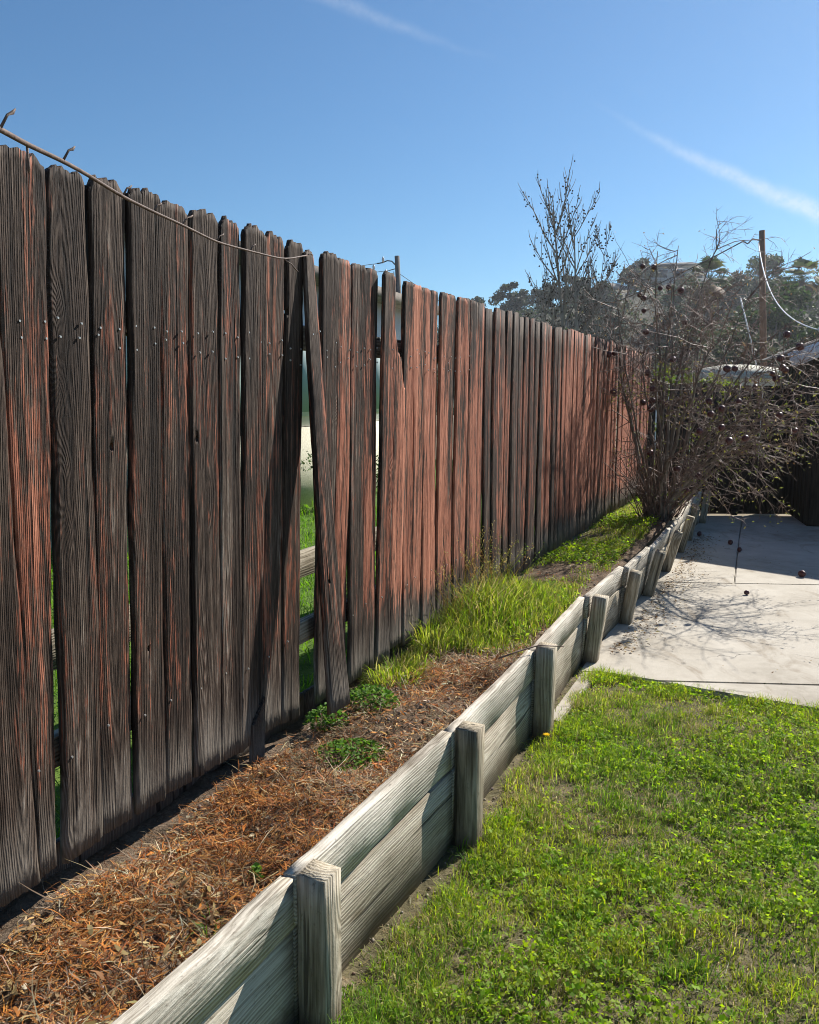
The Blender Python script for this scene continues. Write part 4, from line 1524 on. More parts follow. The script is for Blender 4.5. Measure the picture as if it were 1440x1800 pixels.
FM = [fruit_mesh('fruit', q) for q in range(4)]
FR = [(2.26,8.20,2.83),(2.37,8.20,2.82),(2.41,8.10,2.61),(2.49,8.10,2.62),(2.61,8.10,2.59),(2.27,8.30,2.57),(2.31,8.30,2.54),(2.29,8.20,2.41),(2.43,8.20,2.37),(2.63,8.00,2.28),(2.26,8.00,2.19),(2.47,7.80,1.92),(1.91,8.00,1.98),(1.97,8.00,1.99),(2.24,7.80,1.80),(2.30,7.80,1.73),(2.32,7.90,1.65),(1.97,8.00,1.62),(2.26,8.00,1.52),(2.32,7.90,1.54),(2.31,7.90,1.46),(2.42,7.80,1.52),(2.29,7.80,1.05),(2.75,7.20,1.82),(2.82,7.20,1.82),(2.92,7.00,1.66),(3.14,7.00,1.82),(3.10,7.00,1.73),(3.17,7.00,1.80),(3.06,7.00,1.77),(3.12,7.00,1.90),(3.23,6.90,1.99),(3.25,7.20,2.11),(2.65,7.00,1.48),(2.61,7.20,1.54),(2.63,7.20,1.43),(2.79,7.00,1.54),(2.47,7.00,1.29),(2.58,6.80,1.33),(2.65,6.80,1.22),(2.78,6.80,1.24),(3.05,6.80,1.43),(3.14,6.70,1.31),(2.49,7.60,0.91),(2.62,7.40,0.87),(2.59,7.60,0.71)]
rf = random.Random(3)
for i, f in enumerate(FR):
    f = np.array(f)
    j = np.argmin(np.linalg.norm(tips - (f + np.array([0, 0, .08])), axis=1))
    sc = rf.uniform(.70, .98)
    Mf = Matrix.Translation(Vector(f)) @ Matrix.Rotation(rf.uniform(0, 6), 4, 'Z') @ Matrix.Rotation(rf.uniform(-.5, .5), 4, 'X') @ Matrix.Scale(sc, 4)
    fo = obj('fruit', FM[i % 4], M_FRUIT, shrub, Mf)
    stalk = MB()
    tp = tips[j]
    stalk.tube([f + np.array([0, 0, .03]), f * .6 + tp * .4 + np.array([0, 0, .05]), tp], [.0028, .0026, .002], 4, None, False)
    obj('fruit_stalk', stalk.mesh('fruit_stalk'), M_TWIG, shrub)

# fallen fruit on the concrete
for (x, y, sc, lab) in [(3.45, 7.05, .85, 'split dried pomegranate lying alone in the sun at the right of the concrete'), (3.36, 8.2, .75, 'nearest of the dark fallen pomegranates lying in the shade on the concrete'),
                        (3.43, 8.62, .75, 'middle fallen pomegranate in the shade on the concrete'), (3.28, 9.14, .85, 'shrivelled pomegranate in the shade closest to the last wall post'), (2.70, 6.40, .55, 'small shrivelled fruit near the concrete joint in the sun')]:
    me = FM[int(x * 100) % 4]
    o = bpy.data.objects.new('fallen_pomegranate', me)
    COL.objects.link(o)
    o.matrix_basis = Matrix.Translation((x, y, .012 + .03 * sc)) @ Matrix.Rotation(x * 7, 4, 'Z') @ Matrix.Rotation(1.4, 4, 'X') @ Matrix.Diagonal((sc * 1.15, sc, sc * .85, 1))
    tag(o, lab, 'fruit', 'fallen pomegranates')

# leaf litter along the wall on the concrete
mb = MB()
k = 900
yy = RNG.uniform(4.9, 9.2, k)
xx = wall_x(yy) + .11 + np.abs(RNG.normal(0, .13, k))
P = np.stack([xx, yy, np.full(k, .018)], -1)
V, Q, C = leaves(P, RNG.uniform(.010, .034, k), 1.6, pick([(.16, .10, .05), (.26, .18, .09), (.10, .06, .035), (.34, .27, .15)], k, .25), .5)
mb.add(V, Q, None, C)
k = 260
xx = RNG.uniform(1.3, 5.0, k)
yy = RNG.uniform(4.4, 9.5, k)
m = xx > wall_x(yy) + .15
P = np.stack([xx[m], yy[m], np.full(int(m.sum()), .018)], -1)
V, Q, C = leaves(P, RNG.uniform(.006, .020, int(m.sum())), 1.6, pick([(.16, .10, .05), (.26, .18, .09)], int(m.sum()), .25), .5)
mb.add(V, Q, None, C)
# grime and moss in the joints
k = 900
xx = RNG.uniform(1.5, 5.2, k)
J = RNG.integers(0, 2, k)
yy = np.where(J == 0, J1[1] - .075 * (xx - J1[0]), J2[1] - .075 * (xx - J2[0])) + RNG.normal(0, .004, k)
P = np.stack([xx, yy, np.full(k, .008)], -1)
V, Q, C = leaves(P, RNG.uniform(.004, .013, k), 1.2, pick([(.05, .04, .025), (.09, .075, .04), (.05, .06, .02)], k, .25), .7)
mb.add(V, Q, None, C)
tag(obj('leaf_litter', mb.mesh('leaf_litter'), M_LEAF), 'dry leaf crumbs collected on the concrete along the wall', 'leaf litter', None, 'stuff')

# ================================================================== BACK FENCE AND SHED
bf = thing('back_fence', 'dark shaded board fence closing the yard behind the concrete', 'fence', (3.3, 10.86, 0))
rb = random.Random(9)
bx = 3.12
gapsq = [.016, .020, .022, .018, .006, .003, .003, .005, .003, .003, .004, .003]
q = 0
while bx < 7.2:
    w = rb.uniform(.118, .135)
    zlow = .05 if q < 6 else .018
    bm_ = MB()
    h = 1.70 + rb.uniform(-.01, .01)
    V = [(0, 0), (w, 0), (w, h - .02), (w * .82, h), (w * .18, h), (0, h - .02)]
    F = np.array([(x, 0.0, z) for x, z in V] + [(x, .017, z) for x, z in V])
    Qs = [(i, (i + 1) % 6, 6 + (i + 1) % 6, 6 + i) for i in range(6)] + [(0, 5, 4, 1), (1, 4, 3, 2), (6, 7, 10, 11), (7, 8, 9, 10)]
    bm_.add(F, Qs)
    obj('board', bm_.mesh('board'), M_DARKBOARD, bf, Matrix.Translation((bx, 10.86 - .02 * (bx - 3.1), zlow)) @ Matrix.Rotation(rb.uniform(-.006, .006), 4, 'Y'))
    bx += w + (gapsq[q] if q < len(gapsq) else .003)
    q += 1
for zz in (.42, 1.4):
    me = MB().box(0, 4.2, 0, .038, 0, .089).mesh('rail')
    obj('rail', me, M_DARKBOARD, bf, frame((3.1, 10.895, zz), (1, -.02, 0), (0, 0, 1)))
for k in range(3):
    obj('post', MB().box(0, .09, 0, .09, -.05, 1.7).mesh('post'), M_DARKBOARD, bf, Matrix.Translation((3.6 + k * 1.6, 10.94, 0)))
# iron latch block standing at the foot of the gate
obj('gate_stop', MB().box(0, .07, -.05, 0, .012, .09).mesh('gate_stop'), M_DARKBOARD, bf, Matrix.Translation((4.28, 10.80, 0)))

# shed at the right: eave corner at (4.42, 9.77), rake rising to the right
SD = Vector((.97, -.243, 0)).normalized()
SB = Vector((.243, .97, 0)).normalized()
shed = thing('garden_shed', 'dark board shed with pale blue-grey bargeboard at the right edge', 'shed', (4.75, 9.85, 0))
C0 = Vector((4.50, 9.77, 2.05))
slope = .40
half = 2.6
RX = (SD + Vector((0, 0, slope))).normalized()
roof_up = RX.cross(SB).normalized()
if roof_up.z < 0:
    roof_up = -roof_up
Lr = half * math.sqrt(1 + slope ** 2)
obj('roof_sheet', MB().box(0, Lr, 0, 2.6, 0, .03).mesh('roof_sheet'), M_ROOF, shed, frame(C0 + Vector((0, 0, .0)), RX, roof_up))
C2 = C0 + SD * half * 2
RX2 = (-SD + Vector((0, 0, slope))).normalized()
m2 = frame(C2 + SB * 2.6, RX2, Vector((0, 0, 1)))
obj('roof_sheet', MB().box(0, Lr - .004, 0, 2.6, 0, .03).mesh('roof_sheet'), M_ROOF, shed, m2)
obj('bargeboard', MB().box(0, Lr, 0, .022, 0, .17).mesh('bargeboard'), M_FASCIA, shed, frame(C0 - SB * .024 + Vector((0, 0, -.135)), RX, roof_up))
obj('bargeboard', MB().box(0, Lr - .03, 0, .022, 0, .17).mesh('bargeboard'), M_FASCIA, shed, frame(C2 - SB * .002 + Vector((0, 0, -.135)), RX2, Vector((0, 0, 1))))
for k in range(24):
    x0 = .33 + k * .20
    if x0 > 2 * half - .5:
        break
    p0 = C0 + SD * x0 + SB * .16
    hh = 2.05 + slope * min(x0, 2 * half - x0 - .2) - .03
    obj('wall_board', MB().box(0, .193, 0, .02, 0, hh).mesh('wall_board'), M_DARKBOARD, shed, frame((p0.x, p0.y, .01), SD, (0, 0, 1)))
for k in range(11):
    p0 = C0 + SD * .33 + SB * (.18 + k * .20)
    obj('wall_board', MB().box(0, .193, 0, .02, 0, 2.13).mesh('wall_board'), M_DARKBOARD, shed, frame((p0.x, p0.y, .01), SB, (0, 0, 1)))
mast = C0 + SD * .30 + SB * .10
mz = C0.z + slope * .30
obj('service_mast', MB().tube([(mast.x, mast.y, mz), (mast.x, mast.y, mz + .16)], .018, 8).mesh('service_mast', True), M_WIRE, shed)
hd = bmesh.new()
bmesh.ops.create_uvsphere(hd, u_segments=10, v_segments=7, radius=.035)
me = bpy.data.meshes.new('weather_cap')
hd.to_mesh(me)
hd.free()
obj('weather_cap', me, M_CABLE, shed, Matrix.Translation((mast.x, mast.y, mz + .18)))


# ================================================================== POLES AND WIRES
def sag(p0, p1, drop, n=18):
    t = np.linspace(0, 1, n)[:, None]
    p = np.array(p0) * (1 - t) + np.array(p1) * t
    p[:, 2] -= drop * 4 * t[:, 0] * (1 - t[:, 0])
    return p


pr = thing('utility_pole', 'brown wooden utility pole at the right with a white service cable', 'utility pole', (15.45, 36, 0))
obj('pole', MB().tube([(15.55, 36, -.2), (15.2, 36, 4.5), (14.92, 36, 8.46)], [.16, .14, .12], 12).mesh('pole', True), M_POLE, pr)
hw = MB()
hw.tube([(14.92, 36, 8.05), (14.5, 35.9, 8.1), (14.3, 35.9, 7.9), (14.1, 35.9, 8.0)], .03, 6)
obj('bracket', hw.mesh('bracket'), M_WIRE, pr)
cb = MB()
cb.tube(sag((14.75, 35.9, 7.95), (mast.x, mast.y, mz + .17), .75, 40), np.linspace(.024, .007, 40), 6)
tag(obj('service_cable', cb.mesh('service_cable', True), M_CABLE), 'pale drooping service cable from the right pole to the shed', 'cable')
cb = MB()
cb.tube(sag((14.1, 35.9, 8.0), (6.0, 60, 6.0), .8, 20), .028, 4)
tag(obj('overhead_wire', cb.mesh('overhead_wire'), M_WIRE), 'dark overhead wire running left from the right pole towards the hill house', 'wire')
# guy conduit leaning beside the pole
gy = MB()
gy.tube([(11.8, 30, 5.0), (12.3, 30, 3.4), (12.8, 30, 1.6), (12.95, 30, .0)], .028, 5)
tag(obj('pale_stake', gy.mesh('pale_stake'), M_CABLE), 'thin pale leaning stake between the palm and the right pole', 'stake')

pl = thing('utility_pole', 'grey utility pole with transformer showing above the fence boards', 'utility pole', (-.5, 38, 0))
obj('pole', MB().tube([(-.15, 38, -.2), (-.40, 38, 4), (-.56, 38, 7.74)], [.15, .13, .11], 12).mesh('pole', True), M_GREYPOLE, pl)
ar = MB()
ar.tube([(-.58, 38, 7.3), (-.8, 37.9, 7.5), (-1.0, 37.9, 7.52), (-1.2, 37.8, 7.42), (-1.45, 37.8, 7.38)], .028, 6)
ar.tube([(-.58, 38, 7.2), (-.9, 37.9, 7.1)], .02, 5)
obj('arm', ar.mesh('arm'), M_WIRE, pl)
for (x, z) in [(-1.18, 7.55), (-1.6, 7.22), (-1.05, 7.0)]:
    obj('insulator', MB().tube([(x, 37.8, z - .13), (x, 37.8, z - .03), (x, 37.8, z + .05), (x, 37.8, z + .13)], [.03, .06, .06, .02], 7).mesh('insulator', True), M_CABLE, pl)
obj('transformer', MB().tube([(-.82, 37.9, 5.45), (-.82, 37.9, 5.5), (-.82, 37.9, 6.25), (-.82, 37.9, 6.35)], [.17, .21, .21, .15], 12).mesh('transformer', True), M_TRANS, pl)
for (x, z0, z1) in [(-.95, 6.35, 6.75), (-.70, 6.35, 7.05)]:
    obj('bushing', MB().tube([(x, 37.9, z0), (x, 37.9, z1)], [.045, .02], 6).mesh('bushing'), M_WIRE, pl)
for k, (a_, b_, lab) in enumerate([((-1.45, 37.8, 7.38), (-22, 44, 6.6), 'upper thin wire running left from the grey pole'), ((-.9, 37.9, 7.1), (-22, 44, 6.2), 'lower thin wire running left from the grey pole'), ((-.5, 38, 7.0), (3.5, 38.5, 4.4), 'short guy wire slanting down right of the grey pole')]):
    w_ = MB()
    w_.tube(sag(a_, b_, .25 if k < 2 else 0, 14), .012, 4)
    tag(obj('overhead_wire', w_.mesh('overhead_wire'), M_WIRE), lab, 'wire')

# ================================================================== NEIGHBOUR'S HOUSE AND GARDEN
HD = Vector((.34, .94, 0)).normalized()
HN = Vector((HD.y, -HD.x, 0))            # towards our fence
H0 = Vector((-2.75, 7.8, 0))
nh = thing('neighbour_house', 'low white stucco house seen through the fence gaps', 'house', tuple(H0))
LH = 8.6


def hbox(name, x0, x1, y0, y1, z0, z1, mat):
    return obj(name, MB().box(x0, x1, y0, y1, z0, z1).mesh(name), mat, nh, frame(H0, HD, (0, 0, 1)))


# local x along wall, local y away from us (up x HD = -HN)
hbox('wall', 0, LH, 0, 5.5, 1.16, 3.1, M_STUCCO)
hbox('wainscot', -.01, LH + .01, -.03, 5.5, -.05, 1.15, M_CREAM)
hbox('roof', -.35, LH + .35, -.40, 5.8, 3.10, 3.24, M_ROOF)
for x0 in (1.2, 3.35, 6.0):
    w_ = hbox('window', x0, x0 + 1.5, -.02, .02, 1.3, 2.55, M_FASCIA)
    gl = obj('pane', MB().box(x0 + .06, x0 + 1.44, -.03, -.022, 1.36, 2.49).mesh('pane'), M_TEAL)
    gl.parent = w_
    gl.matrix_basis = Matrix()
# dark little bushes at the foot of the neighbour's wall
for q_, (dl_, r_, lab) in enumerate([(3.72, .26, 'dark round bush against the cream wall seen through the open fence gap'), (5.9, .22, 'small bush at the foot of the cream wall further along')]):
    c_ = H0 + HD * dl_ + HN * .42
    nb_ = thing('wall_bush', lab, 'shrub', (c_.x, c_.y, .03))
    cs_ = [(c_.x + RNG.normal(0, r_ * .5), c_.y + RNG.normal(0, r_ * .5), .03 + RNG.uniform(.1, 2.6 * r_)) for _ in range(16)]
    P_ = np.concatenate([np.array(c) + RNG.normal(0, r_ * .3, (60, 3)) for c in cs_])
    V, Q, C = leaves(P_, RNG.uniform(.03, .06, len(P_)), .2, pick([(.05, .09, .03), (.08, .12, .04), (.035, .06, .025)], len(P_), .25), .5)
    obj('leaves', fast_mesh('leaves', V, Q, None, C), M_LEAF, nb_, kind='stuff')
    mb_ = MB()
    for c in cs_[:6]:
        mb_.tube([(c_.x, c_.y, 0), c], [.012, .005], 5)
    obj('stems', mb_.mesh('stems'), M_BARK, nb_)
# timber edging of the neighbour's bed
te = beam_mesh('timber_edging', 5.0, .05, .17, 8, 93)
o = obj('timber_edging', te, M_TIMBER, None, frame(fp(.6, -1.15, .42), U, (0, 0, 1)))
o['tone'] = .1
tag(o, 'weathered timber edging board behind the open fence gap', 'edging')
te2 = MB()
for q in range(4):
    p0 = fp(.9 + q * 1.4, -1.24, 0)
    te2 = beam_mesh('stake', .60, .05, .05, 4, 95 + q)
    so_ = obj('stake', te2, M_TIMBER)
    so_.parent = o
    so_.matrix_basis = Matrix.Translation((.3 + q * 1.4, .052, -.42)) @ frame((0, 0, 0), (0, 0, 1), (1, 0, 0))
    so_['tone'] = .2
# neighbour grass
N = 30000
s_ = RNG.uniform(-.6, 8.5, N)
n_ = RNG.uniform(-5.2, -.3, N)
x, y = fp_arr(s_, n_)
P = np.stack([x, y, np.full(N, .025)], -1)
V, Q, T, C = blades(P, RNG.uniform(.05, .16, N), RNG.uniform(.004, .009, N), RNG.uniform(0, 6.28, N), np.abs(RNG.normal(.4, .3, N)), pick([(.13, .26, .03), (.17, .31, .04), (.10, .2, .025)], N, .25), .8)
tag(obj('neighbour_grass', fast_mesh('neighbour_grass', V, Q, T, C), M_GRASS), 'bright green grass in the garden behind the fence', 'grass', None, 'stuff')


# ================================================================== TREES
def foliage(centers, radii, per, size, cols, squash=.8, dark=None):
    P, Cc = [], []
    for c, r_ in zip(centers, radii):
        d = RNG.normal(0, 1, (per, 3))
        d /= np.linalg.norm(d, axis=1)[:, None]
        q = RNG.random(per) ** .45
        P.append(np.array(c) + d * (q * r_)[:, None] * np.array([1, 1, squash]))
        Cc.append(pick(cols, per, .28) * RNG.uniform(.75, 1.2))
    P = np.concatenate(P)
    Cc = np.concatenate(Cc)
    V, Q, C = leaves(P, RNG.uniform(.6, 1.35, len(P)) * size, .1, Cc, .7)
    return V, Q, C


def leafy_tree(name, label, base, H, rw_, n_cl, per, size, cols, trunk_r=.2, crown_lo=.35, group=None):
    base = np.array(base, float)
    t = thing(name, label, 'tree', tuple(base), group)
    mb = MB()
    fork = base + np.array([0, 0, H * crown_lo])
    mb.tube([base - np.array([0, 0, .4]), base * .5 + fork * .5 + RNG.normal(0, .04 * H * .2, 3), fork], [trunk_r, trunk_r * .8, trunk_r * .65], 8)
    cs, rs = [], []
    for i in range(n_cl):
        a = RNG.uniform(0, 6.283)
        hh = RNG.uniform(crown_lo, .96)
        prof = math.sin(math.pi * min(1, max(.12, (hh - crown_lo + .12) / (1.12 - crown_lo)))) ** .6
        q = RNG.random() ** .5 * rw_ * prof
        c = base + np.array([math.cos(a) * q, math.sin(a) * q, H * hh])
        cs.append(c)
        rs.append(rw_ * RNG.uniform(.20, .42))
        if i < 9:
            m_ = fork * .45 + c * .55 + np.array([0, 0, -.05 * H])
            mb.tube([fork, m_, c], [trunk_r * .5, trunk_r * .3, trunk_r * .1], 6)
    obj('trunk', mb.mesh('trunk', True), M_BARK, t)
    V, Q, C = foliage(cs, rs, per, size, cols)
    obj('crown', fast_mesh('crown', V, Q, None, C), M_FARLEAF, t, kind='stuff')
    return t


def palm(label, base, top, crown, seed):
    r = np.random.default_rng(seed)
    base, top = np.array(base, float), np.array(top, float)
    t = thing('fan_palm', label, 'palm tree', tuple(base), 'fan palms on the slope')
    mb = MB()
    mb.tube([base - np.array([0, 0, .5]), base * .5 + top * .5 + np.array([.1, 0, 0]), top], [.30, .24, .22], 9)
    obj('trunk', mb.mesh('trunk', True), M_BARK, t)

    def fronds(n, lo, hi, L, cols, name):
        m = MB()
        for i in range(n):
            a = r.uniform(0, 6.283)
            el = r.uniform(lo, hi)
            d = np.array([math.cos(a) * math.cos(el), math.sin(a) * math.cos(el), math.sin(el)])
            side = np.array([-math.sin(a), math.cos(a), 0])
            up = np.cross(d, side) * -1
            c = pick(cols, 1, .25)[0]
            p0 = top + np.array([0, 0, r.uniform(-.1, .25)])
            p1 = p0 + d * L * .5
            m.tube([p0, p1], [.03, .02], 3, c, False)
            for j in range(15):
                th = (j / 14 - .5) * 2.3
                dd = d * math.cos(th) + side * math.sin(th)
                LL = L * .62 * (1 - .25 * abs(th)) * r.uniform(.85, 1.1)
                e1 = p1 + dd * LL * .6
                e2 = p1 + dd * LL + np.array([0, 0, -.22 * LL - .1 * r.random()])
                wv = np.cross(dd, up)
                wv = unit(wv) * .06
                m.add([p1 - wv * .3, p1 + wv * .3, e1 + wv, e1 - wv, e2], [(0, 1, 2, 3)], [(3, 2, 4)], c)
        obj(name, m.mesh(name), M_FARLEAF, t, kind='stuff')
    fronds(24, -.25, 1.4, crown, [(.08, .11, .04), (.11, .135, .05), (.06, .085, .035)], 'crown')
    fronds(30, -1.35, -.45, crown * .9, [(.20, .14, .075), (.15, .10, .055), (.26, .19, .11)], 'dead_skirt')
    return t


def hz_at(x, y):
    return float(hill_z(np.array([x]), np.array([y]))[0])


OLIVE = [(.045, .06, .028), (.06, .075, .035), (.035, .045, .022), (.085, .095, .05)]
GREEN = [(.035, .06, .02), (.05, .08, .026), (.028, .045, .017), (.07, .10, .035)]
PINE = [(.03, .05, .025), (.045, .065, .032), (.022, .038, .02)]

palm('fan palm with tan dead skirt left of the right utility pole', (24.8, 70, 0), (24.9, 70, 10.9), 2.1, 1)
palm('fan palm at the far right of the hillside', (34.9, 75, 0.5), (34.9, 75, 11.7), 2.1, 2)
T_ = [('evergreen_tree', 'dark evergreen tree directly behind the right utility pole', 27.5, 62, 0, 9.3, 4.2, GREEN),
      ('evergreen_tree', 'rounded dark tree just right of the skirted palm', 24.9, 58, 0, 7.4, 3.0, GREEN),
      ('evergreen_tree', 'tall dark tree under the far right palm', 33.0, 66, 0, 7.8, 3.6, PINE),
      ('evergreen_tree', 'low dark tree at the right edge above the shed roof', 25.5, 48, 0, 5.6, 3.4, GREEN),
      ('evergreen_tree', 'grey-green tree between the two palms', 30.0, 72, 0, 9.8, 3.3, OLIVE),
      ('evergreen_tree', 'broad low tree behind the bare pomegranate twigs', 20.5, 55, 0, 5.6, 4.0, OLIVE)]
for nm, lab, x, y, z, H, w, cols in T_:
    leafy_tree(nm, lab, (x, y, z), H, w, 34, 150, .34, cols, .25, .22, 'dark trees at the foot of the hill')
# trees on the ridge
x, y = 40.2, 146
leafy_tree('ridge_tree', 'large round tree beside the house on top of the hill', (x, y, hz_at(x, y)), 5.2, 3.3, 30, 130, .5, PINE, .3, .25, 'trees along the ridge')
for i, (x, y, H, w, lab) in enumerate([(16.5, 138, 5.2, 3.0, 'first ridge tree rising above the fence top'), (22, 140, 4.4, 2.8, 'ridge tree left of the bare tree trunk'), (26.5, 138, 4.8, 2.8, 'ridge tree right behind the bare tree trunk'),
                                       (38, 142, 3.6, 2.2, 'small bushy tree on the slope left of the hill house'), (30, 150, 3.4, 2.3, 'low ridge tree left of the grey gabled roof'),
                                       (10.5, 136, 4.0, 2.6, 'lowest ridge tree at the left end of the hill')]):
    leafy_tree('ridge_tree', lab, (x, y, hz_at(x, y)), H, w, 22, 110, .5, OLIVE, .22, .2, 'trees along the ridge')

for i, (x, y, H, w, lab) in enumerate([(30, 96, 5.0, 3.2, 'dark oak on the slope below the hill house'), (36, 108, 5.5, 3.4, 'oak right below the terrace wall'), (24, 100, 4.6, 3.0, 'oak on the slope behind the bare twigs'), (18, 92, 4.4, 3.0, 'oak low on the slope left of the shrub'),
                                       (44, 112, 5.0, 3.2, 'oak on the slope left of the skirted palm'), (50, 120, 5.5, 3.6, 'large oak on the slope behind the skirted palm'), (27, 120, 4.5, 2.8, 'high oak on the slope under the grey roof'), (60, 118, 6.0, 4.0, 'dark oak on the ridge at the far right'), (56, 100, 6.5, 4.2, 'tall oak on the slope between the pole and the far palm'), (40, 84, 5.5, 3.6, 'near oak at the foot of the slope left of the pole')]):
    leafy_tree('slope_oak', lab, (x, y, hz_at(x, y) - .2), H, w, 26, 120, .42, GREEN if i % 2 else PINE + OLIVE[:1], .22, .15, 'oaks on the slope')

# bright shrub and hedge behind the back fence
sh = thing('garden_shrub', 'bright yellow-green leafy shrub behind the back fence', 'shrub', (4.5, 12.6, 0))
cs = [(4.5 + RNG.normal(0, .38), 12.6 + RNG.normal(0, .25), RNG.uniform(.4, 1.95)) for _ in range(26)]
V, Q, C = foliage(cs, [RNG.uniform(.14, .28) for _ in cs], 70, .075, [(.14, .20, .03), (.20, .26, .04), (.10, .15, .025)])
obj('leaves', fast_mesh('leaves', V, Q, None, C), M_LEAF, sh, kind='stuff')
mb = MB()
for c in cs[:10]:
    mb.tube([(4.5, 12.6, 0), (4.5 * .5 + c[0] * .5, 12.6 * .5 + c[1] * .5, c[2] * .5), c], [.02, .013, .006], 5)
obj('stems', mb.mesh('stems'), M_BARK, sh)

# brush covering the hillside: one mass
N = 1300
bx_, by_ = RNG.uniform(-30, 120, N), RNG.uniform(66, 150, N)
cs, rs = [], []
for x, y in zip(bx_, by_):
    r_ = RNG.uniform(.5, 1.5)
    cs.append((x, y, hz_at(x, y) + r_ * .4))
    rs.append(r_)
V, Q, C = foliage(cs, rs, 62, .42, OLIVE + GREEN + [(.06, .05, .03)], .75)
tag(obj('hillside_brush', fast_mesh('hillside_brush', V, Q, None, C), M_FARLEAF), 'grey-brown scrub covering the hillside', 'scrub', None, 'stuff')

# bare tree with seed balls beyond the fence
bt_ = thing('bare_tree', 'tall leafless tree with hanging seed balls beyond the fence', 'tree', (4.35, 22, 0))
limbs, balls = MB(), []
R = np.random.default_rng(5)


def limb(p, d, L, r0, depth):
    seg = 10
    pts = [np.array(p, float)]
    d = unit(np.array(d, float))
    for i in range(seg):
        d = unit(d + R.normal(0, (.02, .045, .045)[depth], 3) + np.array([0, 0, (.04, .085, .10)[depth]]))
        pts.append(pts[-1] + d * L / seg)
    limbs.tube(pts, np.linspace(r0, max(.0055, r0 * .12), seg + 1), 6 if depth < 2 else 3, None, False)
    if depth:
        for i in range(2, seg, 2):
            if R.random() < (.42 if depth == 1 else .34):
                balls.append(pts[i] + np.array([R.normal(0, .05), R.normal(0, .05), -.07]))
    if depth == 2:
        return
    n = [22, 7][depth]
    for i in range(n):
        q = .22 + .74 * (i + R.random()) / n
        j = min(seg - 1, int(q * seg))
        a = R.uniform(0, 6.283)
        dd = unit(pts[j + 1] - pts[j]) * (.55, .7)[depth] + np.array([math.cos(a), math.sin(a) * .8, .05]) * (.42, .42)[depth]
        limb(pts[j] + (pts[j + 1] - pts[j]) * R.random(), dd, L * (.40 - q * .24 if depth == 0 else .42 - q * .18) * R.uniform(.75, 1.25), max(.0095, r0 * .40 * (1 - q * .5)), depth + 1)


limb((4.32, 22, 0), (-.09, 0, 1), 6.7, .085, 0)
limb((4.52, 21.8, 0), (-.03, 0, 1), 6.1, .07, 0)
limb((4.25, 22, .5), (-.20, .05, 1), 4.0, .045, 0)
limb((4.2, 22.2, .2), (-.40, .05, 1), 3.4, .04, 0)
limb((4.7, 21.9, .6), (.12, 0, 1), 4.6, .045, 0)
obj('trunk_and_limbs', limbs.mesh('trunk_and_limbs', True), M_FARBARK, bt_)
ico = bmesh.new()
bmesh.ops.create_icosphere(ico, subdivisions=1, radius=.024)
IV = np.array([v.co[:] for v in ico.verts])
IT = np.array([[v.index for v in f.verts] for f in ico.faces])
ico.free()
mb = MB()
for b_ in balls:
    mb.add(IV + b_, None, IT)
obj('seed_balls', mb.mesh('seed_balls'), mat_plain('seed_ball', (.05, .04, .03), .9), bt_, kind='stuff')
print('balls', len(balls))


# ================================================================== HOUSES ON THE HILL AND BEHIND THE YARD
def house(name, label, cx, cy, cz, L, D, Hh, roofh, wallm, windows, rot=0.0, cat='house', roofm=None):
    t = thing(name, label, cat, (cx, cy, cz))
    Mx = Matrix.Translation((cx, cy, cz)) @ Matrix.Rotation(rot, 4, 'Z')
    obj('wall', MB().box(-L / 2, L / 2, -D / 2, D / 2, -1.5, Hh).mesh('wall'), wallm, t, Mx)
    o_ = .45
    V = [(-L / 2 - o_, -D / 2 - o_, Hh), (L / 2 + o_, -D / 2 - o_, Hh), (L / 2 + o_, D / 2 + o_, Hh), (-L / 2 - o_, D / 2 + o_, Hh), (-L / 2 + D * .35, 0, Hh + roofh), (L / 2 - D * .35, 0, Hh + roofh)]
    m = MB()
    m.add(V, [(0, 1, 5, 4), (2, 3, 4, 5), (3, 2, 1, 0)], [(1, 2, 5), (3, 0, 4)])
    obj('roof', m.mesh('roof'), roofm or M_ROOF, t, Mx)
    for (x0, x1, z0, z1) in windows:
        w_ = obj('window', MB().box(x0 - .08, x1 + .08, -D / 2 - .05, -D / 2 + .02, z0 - .08, z1 + .08).mesh('window'), M_FASCIA, t, Mx)
        p_ = obj('pane', MB().box(x0, x1, -D / 2 - .07, -D / 2 - .055, z0, z1).mesh('pane'), M_GLASS)
        p_.parent = w_
    return t


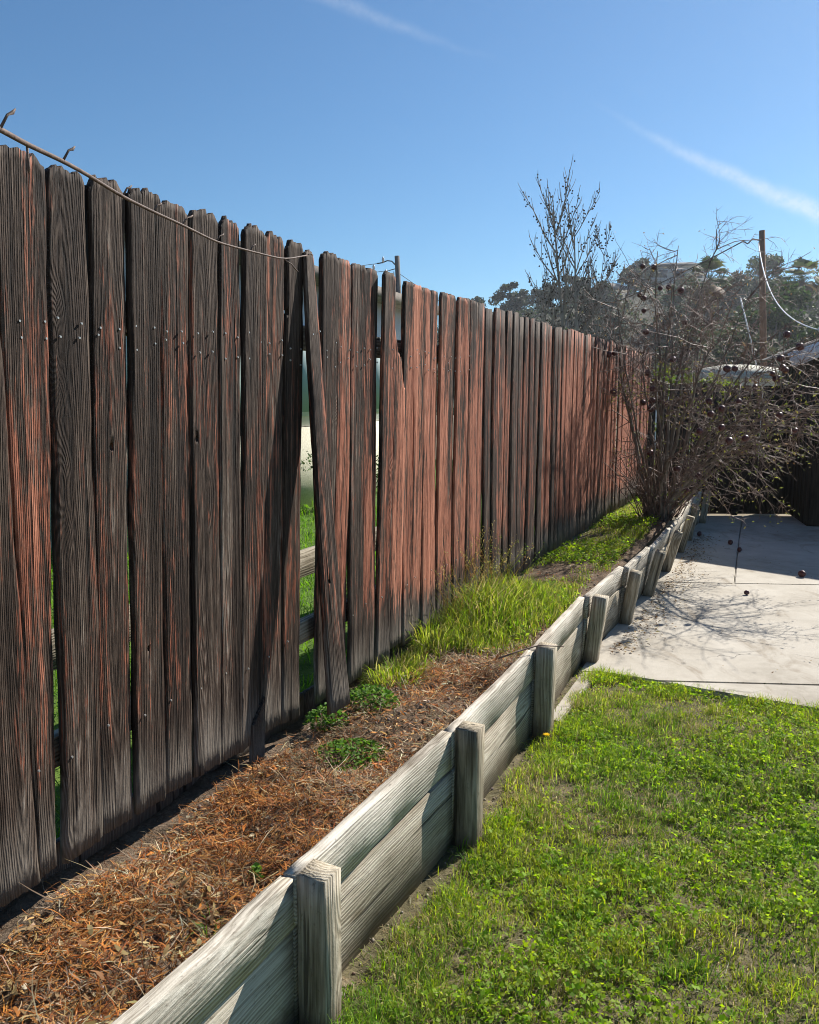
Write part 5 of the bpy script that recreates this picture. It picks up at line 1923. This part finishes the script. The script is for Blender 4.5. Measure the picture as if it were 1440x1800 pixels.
house('hill_house', 'low tan house with wide windows on top of the hill', 47.2, 150, 20.9, 9.6, 7, 2.7, 1.1, M_HOUSE, [(-3.8, -1.6, .7, 2.1), (-.8, 1.4, .7, 2.1), (2.4, 4.2, .4, 2.1)], rad(-12))
house('hill_house', 'small gabled house with grey roof lower on the ridge', 33.4, 141, 16.6, 7, 6, 1.9, 1.5, M_HOUSE, [(-1.5, .5, .6, 1.5)], rad(10))
hw_ = thing('terrace_wall', 'long low terrace wall below the house on the hill', 'wall', (48, 143, hz_at(48, 143)))
obj('wall', MB().box(-9, 8, -.2, .2, -1.5, .9).mesh('wall'), M_HOUSE, hw_, Matrix.Translation((48, 143, hz_at(48, 143))) @ Matrix.Rotation(rad(4), 4, 'Z'))
M_PALEROOF = mat_plain('pale_roof', (.50, .47, .38), .8, .2, 0, .08)
house('garage', 'white garage with pale roof beyond the back fence', 9.4, 24, 0, 4.2, 5, 2.0, .45, M_STUCCO, [(-1.6, -.6, 1.0, 1.7)], rad(-8), 'garage', M_PALEROOF)
tw_ = thing('garden_wall', 'sunlit tan garden wall beyond the fence beside the shed', 'wall', (7.3, 15.2, 0))
obj('wall', MB().box(-.9, .9, -.1, .1, -.05, 1.95).mesh('wall'), M_TANWALL, tw_, Matrix.Translation((7.3, 15.2, 0)) @ Matrix.Rotation(rad(35), 4, 'Z'))
obj('coping', MB().box(-.93, .93, -.14, .14, 1.952, 2.01).mesh('coping'), M_CREAM, tw_, Matrix.Translation((7.3, 15.2, 0)) @ Matrix.Rotation(rad(35), 4, 'Z'))

# ================================================================== AIR
HAZE = True
if HAZE:
    hm = bpy.data.materials.new('haze_air')
    hm.use_nodes = True
    nt = NT(hm.node_tree)
    for nd in list(nt.n):
        nt.n.remove(nd)
    out = nt.node('ShaderNodeOutputMaterial')
    pv = nt.node('ShaderNodeVolumePrincipled')
    pv.inputs['Color'].default_value = (.88, .93, 1.0, 1)
    pv.inputs['Density'].default_value = .0005
    pv.inputs['Anisotropy'].default_value = .6
    nt.l.new(pv.outputs[0], out.inputs['Volume'])
    me = MB().box(-430, 430, -430, 430, -2.0, 34).mesh('haze')
    tag(obj('haze', me, hm), 'thin pale haze over the whole valley', 'haze', None, 'stuff')
